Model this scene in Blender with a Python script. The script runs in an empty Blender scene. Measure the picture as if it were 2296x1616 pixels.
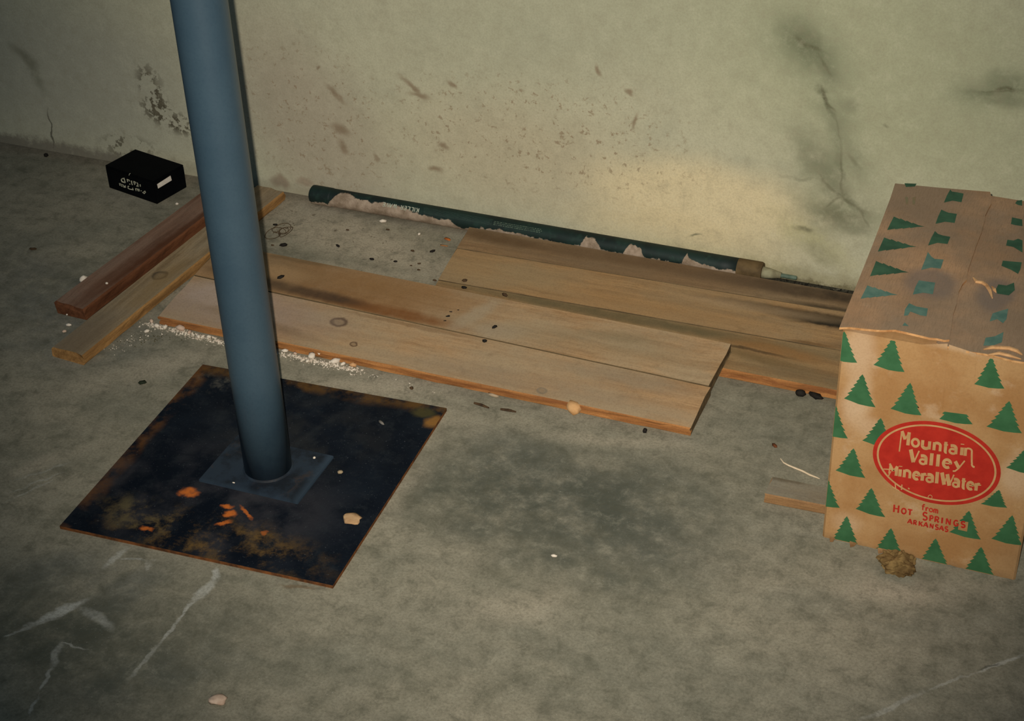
import bpy, bmesh, math, random
from mathutils import Vector, Matrix, noise as mnoise
C = bpy.context.scene
COL = C.collection
random.seed(7)

# ------------------------------------------------------------------ camera
IW, IH, FPX = 2296.0, 1616.0, 3591.6
RT = Vector((0.9251, 0.3798, -0.0322))
YAW, PITCH, ROLL = -0.4114339, 0.593444, 0.038900
def cam_axes():
    cy, sy, cp, sp = math.cos(YAW), math.sin(YAW), math.cos(PITCH), math.sin(PITCH)
    f = Vector((sy*cp, cy*cp, -sp)); r = Vector((cy, -sy, 0)); d = f.cross(r)
    cr, sr = math.cos(ROLL), math.sin(ROLL)
    return cr*r + sr*d, -sr*r + cr*d, f
AR, AD, AF = cam_axes()
CAM = Vector((0, 0, 1.6))
cd = bpy.data.cameras.new('camera'); cam = bpy.data.objects.new('camera', cd); COL.objects.link(cam)
cam.matrix_world = Matrix(((AR.x, -AD.x, -AF.x, CAM.x), (AR.y, -AD.y, -AF.y, CAM.y), (AR.z, -AD.z, -AF.z, CAM.z), (0, 0, 0, 1)))
cd.sensor_fit = 'HORIZONTAL'; cd.sensor_width = 36.0; cd.lens = FPX/IW*36.0; cd.clip_start = 0.02
C.camera = cam

# ------------------------------------------------------------------ light
C.view_settings.view_transform = 'Standard'; C.view_settings.look = 'None'
C.view_settings.gamma = 1.0; C.view_settings.use_curve_mapping = False
C.view_settings.exposure = 0.0
w = bpy.data.worlds.new('world'); C.world = w; w.use_nodes = True
bg = w.node_tree.nodes['Background']; bg.inputs[0].default_value = (0.36, 0.69, 1.0, 1); bg.inputs[1].default_value = 0.105
# the pocket camera's own flash, a hand's width from the lens
fl = bpy.data.lights.new('flash', 'SPOT'); fo = bpy.data.objects.new('flash', fl); COL.objects.link(fo)
fl.energy = 312; fl.color = (1.0, 0.968, 0.862); fl.spot_size = math.radians(53); fl.spot_blend = 1.0
fl.shadow_soft_size = 0.008
fo.location = CAM - AR*0.032 - AD*0.035
FLASH_AIM = Vector((-0.98, 2.55, 0.0))
fo.rotation_euler = (FLASH_AIM - fo.location).to_track_quat('-Z', 'Y').to_euler()

# ------------------------------------------------------------------ measuring: where a sight line meets a real surface
WALL_Y = 2.607
def ray(x, y):
    return AR*((x-IW/2)/FPX) + AD*((y-IH/2)/FPX) + AF
def hit(x, y, P, N):
    v = ray(x, y); return CAM + v*((Vector(P)-CAM).dot(Vector(N))/v.dot(Vector(N)))
def fp(x, y, z=0.0): return hit(x, y, (0, 0, z), (0, 0, 1))
def wp(x, y): return hit(x, y, (0, WALL_Y, 0), (0, 1, 0))

# ------------------------------------------------------------------ node helpers
def lin(r, g, b):
    f = lambda c: (c/255/12.92) if c/255 <= .04045 else ((c/255+.055)/1.055)**2.4
    return (f(r), f(g), f(b), 1)
class NT:
    def __init__(s, name, rough=.9, spec=.2):
        s.m = bpy.data.materials.new(name); s.m.use_nodes = True; s.t = s.m.node_tree
        s.b = s.t.nodes['Principled BSDF']; s.b.inputs['Roughness'].default_value = rough
        s.b.inputs['Specular IOR Level'].default_value = spec
        s.co = s.t.nodes.new('ShaderNodeTexCoord').outputs['Object']; s.dep = None
    def put(s, sock, v):
        if hasattr(v, 'is_linked') or hasattr(v, 'links'): s.t.links.new(v, sock)
        else:
            try: sock.default_value = v
            except Exception: sock.default_value = (v[0], v[1], v[2])
    def mapping(s, loc=(0,0,0), rot=(0,0,0), sc=(1,1,1), kind='POINT', co=None):
        n = s.t.nodes.new('ShaderNodeMapping'); n.vector_type = kind
        n.inputs['Location'].default_value = loc if kind != 'x' else loc
        n.inputs['Rotation'].default_value = rot; n.inputs['Scale'].default_value = sc
        s.put(n.inputs['Vector'], co or s.co); return n.outputs[0]
    def noise(s, scale, detail=4, rough=.55, co=None, dist=0, color=False):
        n = s.t.nodes.new('ShaderNodeTexNoise'); n.inputs['Scale'].default_value = scale
        n.inputs['Detail'].default_value = detail; n.inputs['Roughness'].default_value = rough
        n.inputs['Distortion'].default_value = dist
        s.put(n.inputs['Vector'], co or s.co); return n.outputs[1 if color else 0]
    def rng(s, v, a, b, c=0.0, d=1.0, smooth=True):
        n = s.t.nodes.new('ShaderNodeMapRange'); n.interpolation_type = 'SMOOTHSTEP' if smooth else 'LINEAR'
        s.put(n.inputs[0], v)
        for i, q in enumerate((a, b, c, d)): s.put(n.inputs[i+1], q)
        return n.outputs[0]
    def math(s, op, a, b=None):
        n = s.t.nodes.new('ShaderNodeMath'); n.operation = op; s.put(n.inputs[0], a)
        if b is not None: s.put(n.inputs[1], b)
        return n.outputs[0]
    def mix(s, f, a, b):
        n = s.t.nodes.new('ShaderNodeMix'); n.data_type = 'RGBA'; s.put(n.inputs[0], f)
        s.put(n.inputs[6], a); s.put(n.inputs[7], b); return n.outputs[2]
    def axis(s, k, co=None):
        n = s.t.nodes.new('ShaderNodeSeparateXYZ'); s.put(n.inputs[0], co or s.co); return n.outputs[k]
    def warp(s, amp, scale, detail=3):
        nz = s.noise(scale, detail, color=True)
        a = s.t.nodes.new('ShaderNodeVectorMath'); a.operation = 'SUBTRACT'; s.put(a.inputs[0], nz); a.inputs[1].default_value = (.5, .5, .5)
        b = s.t.nodes.new('ShaderNodeVectorMath'); b.operation = 'SCALE'; s.put(b.inputs[0], a.outputs[0]); b.inputs['Scale'].default_value = amp
        c = s.t.nodes.new('ShaderNodeVectorMath'); c.operation = 'ADD'; s.put(c.inputs[0], s.co); s.put(c.inputs[1], b.outputs[0])
        return c.outputs[0]
    def blob(s, loc, rot, rad, soft=.5, co=None):
        # 1 inside an ellipsoid at loc with radii rad, fading out over soft
        if s.dep is not None:
            d = s.t.nodes.new('ShaderNodeVectorMath'); d.operation = 'MULTIPLY_ADD'; s.put(d.inputs[0], s.dep)
            d.inputs[1].default_value = (1e-7, 1e-7, 1e-7); s.put(d.inputs[2], co or s.co); co = d.outputs[0]
        v = s.mapping(loc, rot, rad, 'TEXTURE', co)
        l = s.t.nodes.new('ShaderNodeVectorMath'); l.operation = 'LENGTH'; s.put(l.inputs[0], v)
        return s.rng(l.outputs['Value'], 1-soft, 1+soft, 1.0, 0.0)
    def most(s, masks):
        # every few masks wait for the running result, so the shader never holds many at once
        out = None
        for i, (m, k) in enumerate(masks):
            q = s.math('MULTIPLY', m(), k); out = q if out is None else s.math('MAXIMUM', out, q)
            if i % 3 == 2: s.dep = out
        return out
    def color(s, c): s.put(s.b.inputs['Base Color'], c)
    def bump(s, h, strength=.3, dist=.002):
        n = s.t.nodes.new('ShaderNodeBump'); n.inputs['Strength'].default_value = strength; n.inputs['Distance'].default_value = dist
        s.put(n.inputs['Height'], h); s.t.links.new(n.outputs[0], s.b.inputs['Normal'])

def capsule(n, plane, x1, y1, x2, y2, wpx, soft=.5, co=None):
    """soft mark running between two points of the floor ('f') or the wall ('w')"""
    if plane == 'f':
        a, b = fp(x1, y1), fp(x2, y2); c = (a+b)/2; d = b-a; ang = math.atan2(d.y, d.x); L = d.length/2
        wr = (fp(x1+wpx, y1)-fp(x1, y1)).length
        return n.blob(c, (0, 0, ang), (L+wr, wr, .05), soft, co)
    a, b = wp(x1, y1), wp(x2, y2); c = (a+b)/2; d = b-a; ang = math.atan2(d.z, d.x); L = d.length/2
    wr = (wp(x1, y1+wpx)-wp(x1, y1)).length
    return n.blob(c, (0, -ang, 0), (L+wr, .2, wr), soft, co)

def plain(name, c, rough=.85, c2=None, scale=60, spec=.2, bump=0):
    n = NT(name, rough, spec)
    f = n.noise(scale, 4)
    n.color(n.mix(n.rng(f, .3, .7), lin(*c), lin(*(c2 or [max(0, q*.8) for q in c]))))
    if bump: n.bump(f, bump, .002)
    return n.m

# ------------------------------------------------------------------ materials: wall and floor
def wall_material():
    n = NT('old_plaster', .93, .1)
    wv = n.warp(.05, 9); wf = n.warp(.022, 35); wm = n.warp(.045, 18, 6)
    c = n.mix(n.rng(n.noise(2.6, 5), .33, .68), lin(183, 177, 150), lin(192, 186, 158))
    c = n.mix(n.math('MULTIPLY', n.rng(n.noise(7, 6, .65, dist=.6), .45, .75), .45), c, lin(163, 160, 138))
    def stain(m, col, k):
        nonlocal c
        c = n.mix(n.math('MULTIPLY', m, k), c, lin(*col))
    # olive-green tint of the right-hand upper wall, greyer left
    stain(capsule(n, 'w', 1750, 60, 2300, 260, 260, .6, wv), (160, 160, 128), .75)
    stain(capsule(n, 'w', 1050, 60, 1500, 40, 120, .7, wv), (166, 164, 138), .6)
    stain(capsule(n, 'w', 640, 200, 760, 380, 130, .6, wv), (168, 152, 132), .7)
    stain(capsule(n, 'w', 1000, 330, 1300, 380, 110, .7, wv), (186, 168, 138), .5)
    stain(capsule(n, 'w', 0, 150, 300, 200, 150, .7, wv), (158, 154, 140), .7)
    # paler cream patch: brightness of the lit plaster painted into its colour
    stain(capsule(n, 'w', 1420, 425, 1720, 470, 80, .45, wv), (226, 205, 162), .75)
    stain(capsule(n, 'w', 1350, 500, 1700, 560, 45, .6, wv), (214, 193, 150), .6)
    # brown flaked specks
    reg = n.math('MAXIMUM', capsule(n, 'w', 680, 250, 760, 300, 150, .6, wv), capsule(n, 'w', 950, 270, 1420, 330, 120, .5, wv))
    sp = n.rng(n.noise(85, 6, .68, dist=.3), .575, .65)
    sp2 = n.rng(n.noise(38, 6, .68, dist=.4), .645, .70)
    stain(n.math('MULTIPLY', reg, n.math('MAXIMUM', sp, sp2)), (140, 118, 92), .75)
    reg2 = n.math('MAXIMUM', capsule(n, 'w', 335, 175, 360, 250, 26, .5, wv), capsule(n, 'w', 340, 245, 430, 295, 24, .6, wv))
    stain(n.math('MULTIPLY', reg2, n.rng(n.noise(60, 4, .6), .50, .58)), (62, 52, 34), .9)
    stain(n.math('MULTIPLY', capsule(n, 'w', 260, 330, 320, 340, 24, .6, wv), n.rng(n.noise(60, 4, .6), .5, .58)), (70, 62, 44), .8)
    # single flakes
    fk = []
    for a in [(905,178,945,215,8),(738,200,765,225,9),(755,288,772,296,15),(765,325,775,338,12),(712,150,712,152,5),(925,210,955,216,9),(1010,185,1018,190,9),
              (970,378,985,380,10),(990,325,1000,330,9),(1340,150,1345,165,7),(1408,205,1414,210,7),(1430,260,1420,290,5),(840,348,845,355,7)]:
        fk.append((lambda a=a: capsule(n, 'w', a[0], a[1], a[2], a[3], a[4]*.62, .8, wf), .8))
    stain(n.most(fk), (132, 110, 86), 1)
    # brown damp lumps near the batten ends
    stain(capsule(n, 'w', 620, 405, 634, 408, 12, .5, wm), (140, 118, 98), .75)
    stain(capsule(n, 'w', 678, 410, 688, 409, 9, .5, wm), (150, 128, 108), .65)
    # mould marks
    md = {}
    mold = n.rng(n.noise(26, 6, .72), .20, .58)
    for a, col, k in [((1785,80,1815,110,40),(98,98,78),.72),((1830,100,1850,128,28),(104,104,82),.6),((1840,130,1858,165,20),(112,112,88),.6),
                      ((1852,165,1872,180,24),(128,128,100),.5),((1838,198,1848,202,9),(92,90,64),.7),((1846,205,1868,246,7),(66,64,42),.9),
                      ((1890,228,1912,240,14),(128,124,100),.55),((1872,250,1890,330,26),(140,138,112),.5),((1880,330,1884,435,9),(112,106,82),.6),
                      ((1815,330,1850,370,40),(126,124,102),.62),((1905,330,1925,380,18),(128,122,100),.5),((1840,385,1890,440,28),(112,116,90),.62),
                      ((1845,480,1915,480,44),(116,106,92),.75),((1890,440,1930,470,10),(96,92,74),.6),((1890,505,1945,515,14),(130,122,104),.5),
                      ((2195,210,2285,225,22),(112,124,98),.65),((2230,185,2280,190,24),(112,124,98),.6),((2190,205,2296,203,5),(80,88,66),.6),((2243,199,2270,200,5),(38,40,24),.9),
                      ((1765,395,1830,402,5),(134,128,104),.5),((1788,512,1815,516,6),(88,76,50),.75),((1760,500,1880,580,34),(176,168,118),.6),((1820,560,1860,580,22),(136,126,92),.55),
                      ((1545,527,1565,524,4),(120,100,76),.8),((40,115,70,140,14),(96,94,82),.5),((68,150,95,195,14),(110,106,96),.5),((1980,280,1984,282,6),(110,104,82),.7),
                      ((1500,545,1900,640,14),(196,186,140),.3)]:
        md.setdefault(0 if sum(col) < 290 else 1 if sum(col) < 350 else 2 if sum(col) < 430 else 3, []).append((lambda a=a: capsule(n, 'w', a[0], a[1], a[2], a[3], a[4]*.8, .8, wm), k))
    for i_, cc in ((3, (178, 170, 124)), (2, (128, 124, 102)), (1, (108, 106, 84)), (0, (84, 82, 60))):
        if i_ in md: stain(n.math('MULTIPLY', n.most(md[i_]), mold), cc, 1)
    hl = []; th = []
    hal = n.rng(n.noise(9, 5, .65), .25, .6)
    for a, k in [((1780,85,1850,150,60), .5), ((1860,220,1885,330,45), .4), ((1830,340,1900,400,60), .5), ((1850,470,1915,490,62), .5), ((2190,212,2290,200,36), .5)]:
        hl.append((lambda a=a: capsule(n, 'w', *a, .85, wm), k))
    stain(n.math('MULTIPLY', n.most(hl), hal), (120, 126, 98), 1.15)
    lf = n.warp(.012, 50, 5)
    for a, k in [((1786,86,1808,104,5), .7), ((1812,104,1836,110,4), .7), ((1840,128,1862,168,3.5), .5), ((1844,200,1852,226,3.5), .9), ((1852,226,1868,245,3), .8), ((1870,250,1888,330,2), .35),
                 ((1886,330,1886,440,2.5), .55), ((1886,440,1850,466,2.5), .6), ((1886,442,1926,468,3), .6), ((1926,468,1948,508,2.5), .5), ((1886,440,1862,420,2), .5), ((1840,395,1880,440,3), .5), ((1905,350,1925,372,4), .45), ((1845,470,1905,490,12), .35), ((2236,201,2250,199,3), .9), ((2258,197,2272,201,3), .9), ((2205,206,2290,204,2), .6)]:
        th.append((lambda a=a: capsule(n, 'w', *a, .8, lf), k))
    stain(n.most(th), (86, 82, 58), .78)
    # fine crack at the left and dirty foot of the wall
    stain(capsule(n, 'w', 110, 250, 122, 345, 2, .5, wf), (58, 56, 48), .8)
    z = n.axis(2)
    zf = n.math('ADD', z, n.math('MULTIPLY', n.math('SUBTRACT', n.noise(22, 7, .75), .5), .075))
    left = n.rng(n.axis(0), -2.06, -2.0, 1.0, .35)
    stain(n.math('MULTIPLY', n.rng(zf, .012, .034, 1, 0), left), (112, 104, 92), .85)
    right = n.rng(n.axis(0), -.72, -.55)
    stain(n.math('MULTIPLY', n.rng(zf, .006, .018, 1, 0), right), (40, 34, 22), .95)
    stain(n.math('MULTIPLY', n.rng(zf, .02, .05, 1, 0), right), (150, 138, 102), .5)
    g = n.noise(260, 3, .7)
    mt = n.noise(42, 6, .72)
    c = n.mix(n.math('MULTIPLY', n.rng(mt, .45, .72), .30), c, lin(150, 140, 116))
    c = n.mix(n.math('MULTIPLY', n.rng(mt, .5, .30), .18), c, lin(206, 198, 170))
    c = n.mix(n.math('MULTIPLY', n.rng(g, .35, .75), .26), c, lin(132, 124, 104))
    n.color(c)
    n.bump(n.math('ADD', n.noise(30, 6, .6), n.math('MULTIPLY', g, .25)), .25, .003)
    return n.m

def floor_material():
    n = NT('stained_concrete', .88, .18)
    wv = n.warp(.08, 7); wf = n.warp(.02, 40)
    c = n.mix(n.rng(n.noise(3.2, 6, .6), .34, .66), lin(136, 129, 111), lin(156, 146, 126))
    st = n.mapping(rot=(0, 0, math.radians(-28)), sc=(1.4, 6.5, 1), co=wv)
    trow = n.noise(3.2, 6, .62, st)
    c = n.mix(n.math('MULTIPLY', n.rng(trow, .42, .72), .4), c, lin(102, 100, 86))
    blot = n.rng(n.noise(9, 6, .68, dist=.8), .50, .72)
    c = n.mix(n.math('MULTIPLY', blot, .45), c, lin(94, 92, 76))
    def stain(m, col, k):
        nonlocal c
        c = n.mix(n.math('MULTIPLY', m, k), c, lin(*col))
    m1 = n.rng(n.noise(13, 7, .7), .22, .64)
    # large damp smudges
    tn = {}
    for a, col, k in [((1080,1090,1420,1170,190),(84,80,62),1.0),((20,1380,260,1480,170),(60,64,64),.95),((20,620,240,760,110),(90,98,106),.7),((1000,1420,1900,1560,130),(120,114,94),.5),((250,1480,520,1420,90),(88,88,78),.6),((1030,1150,1100,1190,80),(78,80,66),.85),((1150,1250,1290,1265,45),(66,72,58),.85),((1300,1290,1450,1300,50),(74,80,66),.8),((1060,1060,1190,1000,80),(112,110,96),.55),
                      ((1180,1060,1420,1180,110),(100,96,78),.65),((1440,1040,1560,1120,70),(110,110,98),.5),((1350,1190,1500,1240,50),(100,102,86),.5),
                      ((1640,960,1830,1000,70),(116,118,108),.5),((1500,1000,1700,940,40),(112,114,104),.4),
                      ((30,660,200,640,50),(92,98,104),.7),((40,770,220,800,60),(98,101,104),.6),((30,560,240,500,60),(104,106,106),.55),
                      ((60,1290,200,1270,60),(88,92,92),.6),((20,1450,180,1470,70),(82,88,94),.7),((240,1340,330,1300,50),(96,96,90),.6),((180,1550,420,1500,60),(94,94,86),.5),
                      ((330,1440,400,1400,20),(90,84,70),.7),((250,900,420,950,50),(120,120,114),.4),((640,1500,900,1480,80),(112,108,88),.5),
                      ((1000,1450,1400,1400,90),(118,112,92),.45),((2080,1400,2250,1380,40),(116,114,98),.5),((1750,1360,1900,1330,60),(116,112,96),.45),((1480,1580,1800,1540,60),(118,110,90),.5)]:
        tn.setdefault(0 if sum(col) < 268 else 1 if sum(col) < 306 else 2, []).append((col, lambda a=a: capsule(n, 'f', *a, .75, wv), k))
    for i_ in (2, 1, 0):
        L_ = tn[i_]; stain(n.math('MULTIPLY', n.most([(m, k) for _, m, k in L_]), m1), tuple(sum(q[0][j] for q in L_)/len(L_) for j in range(3)), 1)
    # paler dusty zones
    pl_ = []
    for a, col, k in [((640,480,980,600,70),(190,170,148),.9),((700,600,960,630,24),(196,186,168),.7),((620,450,760,480,30),(172,148,126),.8),((700,870,980,880,40),(184,172,152),.7),
                      ((800,1000,1000,940,60),(164,156,140),.4),((880,1130,940,1050,40),(162,154,136),.4),((1100,1370,1220,1350,50),(166,160,140),.4),((1920,1320,2080,1330,30),(176,168,146),.5),
                      ((200,860,440,800,40),(150,148,138),.5),((380,660,450,640,30),(168,156,144),.5),((20,1060,180,1010,20),(142,142,136),.5),((1270,970,1500,1000,18),(172,166,150),.45)]:
        pl_.append((lambda a=a: capsule(n, 'f', *a, .8, wv), k))
    stain(n.math('MULTIPLY', n.most(pl_), n.rng(m1, 0, 1, .45, 1)), (184, 169, 147), 1)
    # pale mortar smears in the foreground
    sm = []
    for a, k in [((95,1390,180,1350,11),.8),((60,1405,120,1388,7),.5),((10,1425,70,1404,4),.6),((190,1365,240,1400,13),.45),((240,1265,275,1235,8),.5),((275,1252,338,1254,4),.6),((328,1256,332,1272,6),.6),
                 ((485,1278,480,1300,7),.7),((476,1305,440,1340,11),.6),((436,1345,400,1390,5),.65),((398,1392,360,1440,5),.55),((355,1445,300,1510,5),.4),
                 ((135,1440,190,1452,3),.5),((133,1445,118,1490,8),.4),((112,1500,96,1535,4),.5),((85,1560,68,1600,4),.5),((100,1530,90,1545,3),.5),((2290,1470,2200,1505,5),.5),((2190,1508,2080,1545,4),.35),((2060,1555,1940,1612,8),.35),
                 ((20,1120,120,1075,3),.3),((30,1100,140,1060,3),.3),((40,1075,150,1040,3),.3),((490,1570,494,1576,18),.0)]:
        if k: sm.append((lambda a=a: capsule(n, 'f', *a, .45, wf), k*1.2))
    stain(n.math('MULTIPLY', n.most(sm), n.rng(n.noise(20, 6, .7), .2, .55)), (184, 180, 170), 1)
    stain(capsule(n, 'f', 2240, 1490, 2200, 1500, 3, .6, wf), (70, 68, 58), .7)
    # dirt in the corner under the wall and rust bleeding off the steel plate
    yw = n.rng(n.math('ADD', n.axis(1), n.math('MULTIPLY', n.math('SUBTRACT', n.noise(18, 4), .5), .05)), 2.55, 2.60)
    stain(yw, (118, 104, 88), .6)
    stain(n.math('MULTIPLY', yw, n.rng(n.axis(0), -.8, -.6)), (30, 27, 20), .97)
    stain(capsule(n, 'f', 640, 1312, 700, 1316, 7, .5, wf), (110, 84, 56), .6)
    # small dark and light specks
    stain(n.rng(n.noise(95, 3, .6), .72, .76), (70, 66, 54), .6)
    stain(n.math('MULTIPLY', capsule(n, 'f', 620, 480, 1000, 610, 70, .5, wv), n.rng(n.noise(70, 4, .6, dist=.4), .62, .68)), (88, 72, 54), .8)
    mt = n.noise(30, 7, .74, dist=.3)
    c = n.mix(n.math('MULTIPLY', n.rng(mt, .46, .70), .55), c, lin(82, 80, 66))
    c = n.mix(n.math('MULTIPLY', n.rng(mt, .50, .30), .30), c, lin(172, 164, 144))
    g = n.noise(230, 4, .75)
    c = n.mix(n.math('MULTIPLY', n.rng(g, .38, .70), .42), c, lin(84, 80, 66))
    c = n.mix(n.math('MULTIPLY', n.rng(n.noise(330, 2), .68, .74), .35), c, lin(190, 184, 170))
    n.color(c)
    n.bump(n.math('ADD', n.noise(18, 7, .62), n.math('MULTIPLY', g, .3)), .22, .003)
    return n.m

def wood_material(name, base, dark, dust, dustk=.45, knots=(), streaks=(), edge=False, seed=0.0, pale=None):
    """grain runs along local X; knots (x, y, r), streaks (x1, y1, x2, y2, w, colour, k)"""
    n = NT(name, .82, .2)
    wv = n.warp(.02, 9); wf = n.warp(.012, 45)
    g0 = n.mapping(loc=(seed, seed*.7, 0), sc=(1.6, 26, 26), co=wv)
    gr = n.noise(3.0, 6, .62, g0)
    g1 = n.mapping(loc=(seed*2, seed, 0), sc=(3, 120, 120), co=wv)
    fine = n.noise(3.0, 3, .6, g1)
    c = n.mix(n.rng(gr, .36, .68), lin(*base), lin(*dark))
    c = n.mix(n.math('MULTIPLY', n.rng(fine, .45, .75), .35), c, lin(*[q*.72 for q in dark]))
    if not edge:
        d = n.rng(n.noise(5.5, 6, .6, n.mapping(loc=(seed, 3, 0), sc=(1, 2.2, 1))), .32, .66)
        c = n.mix(n.math('MULTIPLY', d, dustk), c, lin(*dust))
        c = n.mix(n.math('MULTIPLY', n.rng(n.noise(34, 5, .65), .55, .75), .25), c, lin(*[q*.62 for q in dark]))
    for kx, ky, kr, kc, kk in knots:
        out = n.blob((kx, ky, 0), (0, 0, 0), (kr*1.3, kr, 1), .22, wf); inn = n.blob((kx, ky, 0), (0, 0, 0), (kr*.85, kr*.62, 1), .4, wf)
        ring = n.math('SUBTRACT', out, n.math('MULTIPLY', inn, .62))
        c = n.mix(n.math('MULTIPLY', ring, kk), c, lin(*kc))
    for x1, y1, x2, y2, w_, sc, k in streaks:
        L = math.hypot(x2-x1, y2-y1)/2
        m = n.blob(((x1+x2)/2, (y1+y2)/2, 0), (0, 0, math.atan2(y2-y1, x2-x1)), (L+w_, w_, 1), .6, wf)
        mk = n.math('MULTIPLY_ADD', n.noise(26, 5, .65), 1.0); mk.node.inputs[2].default_value = .4
        c = n.mix(n.math('MULTIPLY', n.math('MULTIPLY', m, mk), k), c, lin(*sc))
    sp = n.noise(300, 2, .7)
    c = n.mix(n.math('MULTIPLY', n.rng(sp, .4, .75), .22), c, lin(*[q*.6 for q in dark]))
    n.color(c); n.bump(n.math('ADD', gr, n.math('MULTIPLY', sp, .3)), .25, .0015)
    return n.m

# ------------------------------------------------------------------ object helpers
def link(name, bm, mats, parent=None, loc=None, rot=None, smooth=False):
    me = bpy.data.meshes.new(name); bmesh.ops.recalc_face_normals(bm, faces=bm.faces); bm.to_mesh(me); bm.free()
    o = bpy.data.objects.new(name, me); COL.objects.link(o)
    for m in (mats if isinstance(mats, (list, tuple)) else [mats]): me.materials.append(m)
    if parent: o.parent = parent
    if loc is not None: o.location = loc
    if rot is not None: o.rotation_euler = rot
    if smooth:
        for p in me.polygons: p.use_smooth = True
    return o
from mathutils.geometry import tessellate_polygon
def flat(name, pts, mat, parent):
    """flat print: polygon through pts, split into triangles that all face the same way"""
    me = bpy.data.meshes.new(name); P = [Vector(p) for p in pts]
    tris = [t for t in tessellate_polygon([P]) if (P[t[1]]-P[t[0]]).cross(P[t[2]]-P[t[0]]).length > 1e-10]
    me.from_pydata([tuple(p) for p in P], [], [tuple(t) for t in tris]); me.materials.append(mat)
    o = bpy.data.objects.new(name, me); COL.objects.link(o); o.parent = parent; return o
def tag(o, label=None, cat=None, group=None, kind=None):
    if label: o['label'] = label
    if cat: o['category'] = cat
    if group: o['group'] = group
    if kind: o['kind'] = kind
    return o
def empty(name, loc=(0,0,0), rot=(0,0,0)):
    o = bpy.data.objects.new(name, None); COL.objects.link(o); o.location = loc; o.rotation_euler = rot; o.empty_display_size = .05
    return o
def box_bm(x0, x1, y0, y1, z0, z1, bev=0, seg=2, bm=None):
    bm = bm or bmesh.new()
    vs = [bm.verts.new((x, y, z)) for x in (x0, x1) for y in (y0, y1) for z in (z0, z1)]
    for f in ((0,1,3,2),(4,6,7,5),(0,4,5,1),(2,3,7,6),(0,2,6,4),(1,5,7,3)): bm.faces.new([vs[i] for i in f])
    bmesh.ops.recalc_face_normals(bm, faces=bm.faces)
    if bev: bmesh.ops.bevel(bm, geom=bm.edges[:], offset=bev, segments=seg, affect='EDGES')
    return bm
def prism_bm(pts, axis, t, bm=None):
    """polygon (3-D points, one plane) pushed along axis by t"""
    bm = bm or bmesh.new(); ax = Vector(axis)*t
    a = [bm.verts.new(p) for p in pts]; b = [bm.verts.new(Vector(p)+ax) for p in pts]
    bm.faces.new(a); bm.faces.new(list(reversed(b)))
    for i in range(len(a)):
        j = (i+1) % len(a); bm.faces.new((a[i], b[i], b[j], a[j]))
    return bm
def tube_bm(pts, r, seg=8, bm=None, taper=None):
    bm = bm or bmesh.new(); rings = []
    pts = [Vector(p) for p in pts]
    for i, p in enumerate(pts):
        d = (pts[min(i+1, len(pts)-1)] - pts[max(i-1, 0)]).normalized()
        u = d.cross(Vector((0, 0, 1)))
        if u.length < .05: u = d.cross(Vector((0, 1, 0)))
        u.normalize(); v = d.cross(u); rr = r*(taper[i] if taper else 1)
        rings.append([bm.verts.new(p + u*math.cos(2*math.pi*k/seg)*rr + v*math.sin(2*math.pi*k/seg)*rr) for k in range(seg)])
    for a, b in zip(rings, rings[1:]):
        for k in range(seg): bm.faces.new((a[k], a[(k+1) % seg], b[(k+1) % seg], b[k]))
    bm.faces.new(list(reversed(rings[0]))); bm.faces.new(rings[-1]); return bm
def lathe_bm(prof, seg=48, bm=None):
    """profile (r, h) spun about Z"""
    bm = bm or bmesh.new(); rings = [[bm.verts.new((r*math.cos(2*math.pi*k/seg), r*math.sin(2*math.pi*k/seg), h)) for k in range(seg)] for r, h in prof]
    for a, b in zip(rings, rings[1:]):
        for k in range(seg): bm.faces.new((a[k], a[(k+1) % seg], b[(k+1) % seg], b[k]))
    bm.faces.new(list(reversed(rings[0]))); bm.faces.new(rings[-1]); return bm
def lump_bm(rx, ry, rz, sub=2, amp=.25, seed=0, freq=1.6):
    bm = bmesh.new(); bmesh.ops.create_icosphere(bm, subdivisions=sub, radius=1)
    for v in bm.verts:
        k = 1 + amp*mnoise.noise(v.co*freq + Vector((seed*3.1, seed*1.7, seed)))
        v.co = Vector((v.co.x*rx*k, v.co.y*ry*k, v.co.z*rz*k))
    zm = min(v.co.z for v in bm.verts)
    for v in bm.verts: v.co.z -= zm
    return bm

# ------------------------------------------------------------------ the setting
tag(link('floor', box_bm(-4.2, 2.2, -1.2, WALL_Y, -.12, 0), floor_material()), kind='structure')
tag(link('wall_back', box_bm(-4.2, 2.2, WALL_Y, WALL_Y+.2, -.12, 2.5), wall_material()), kind='structure')

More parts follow.
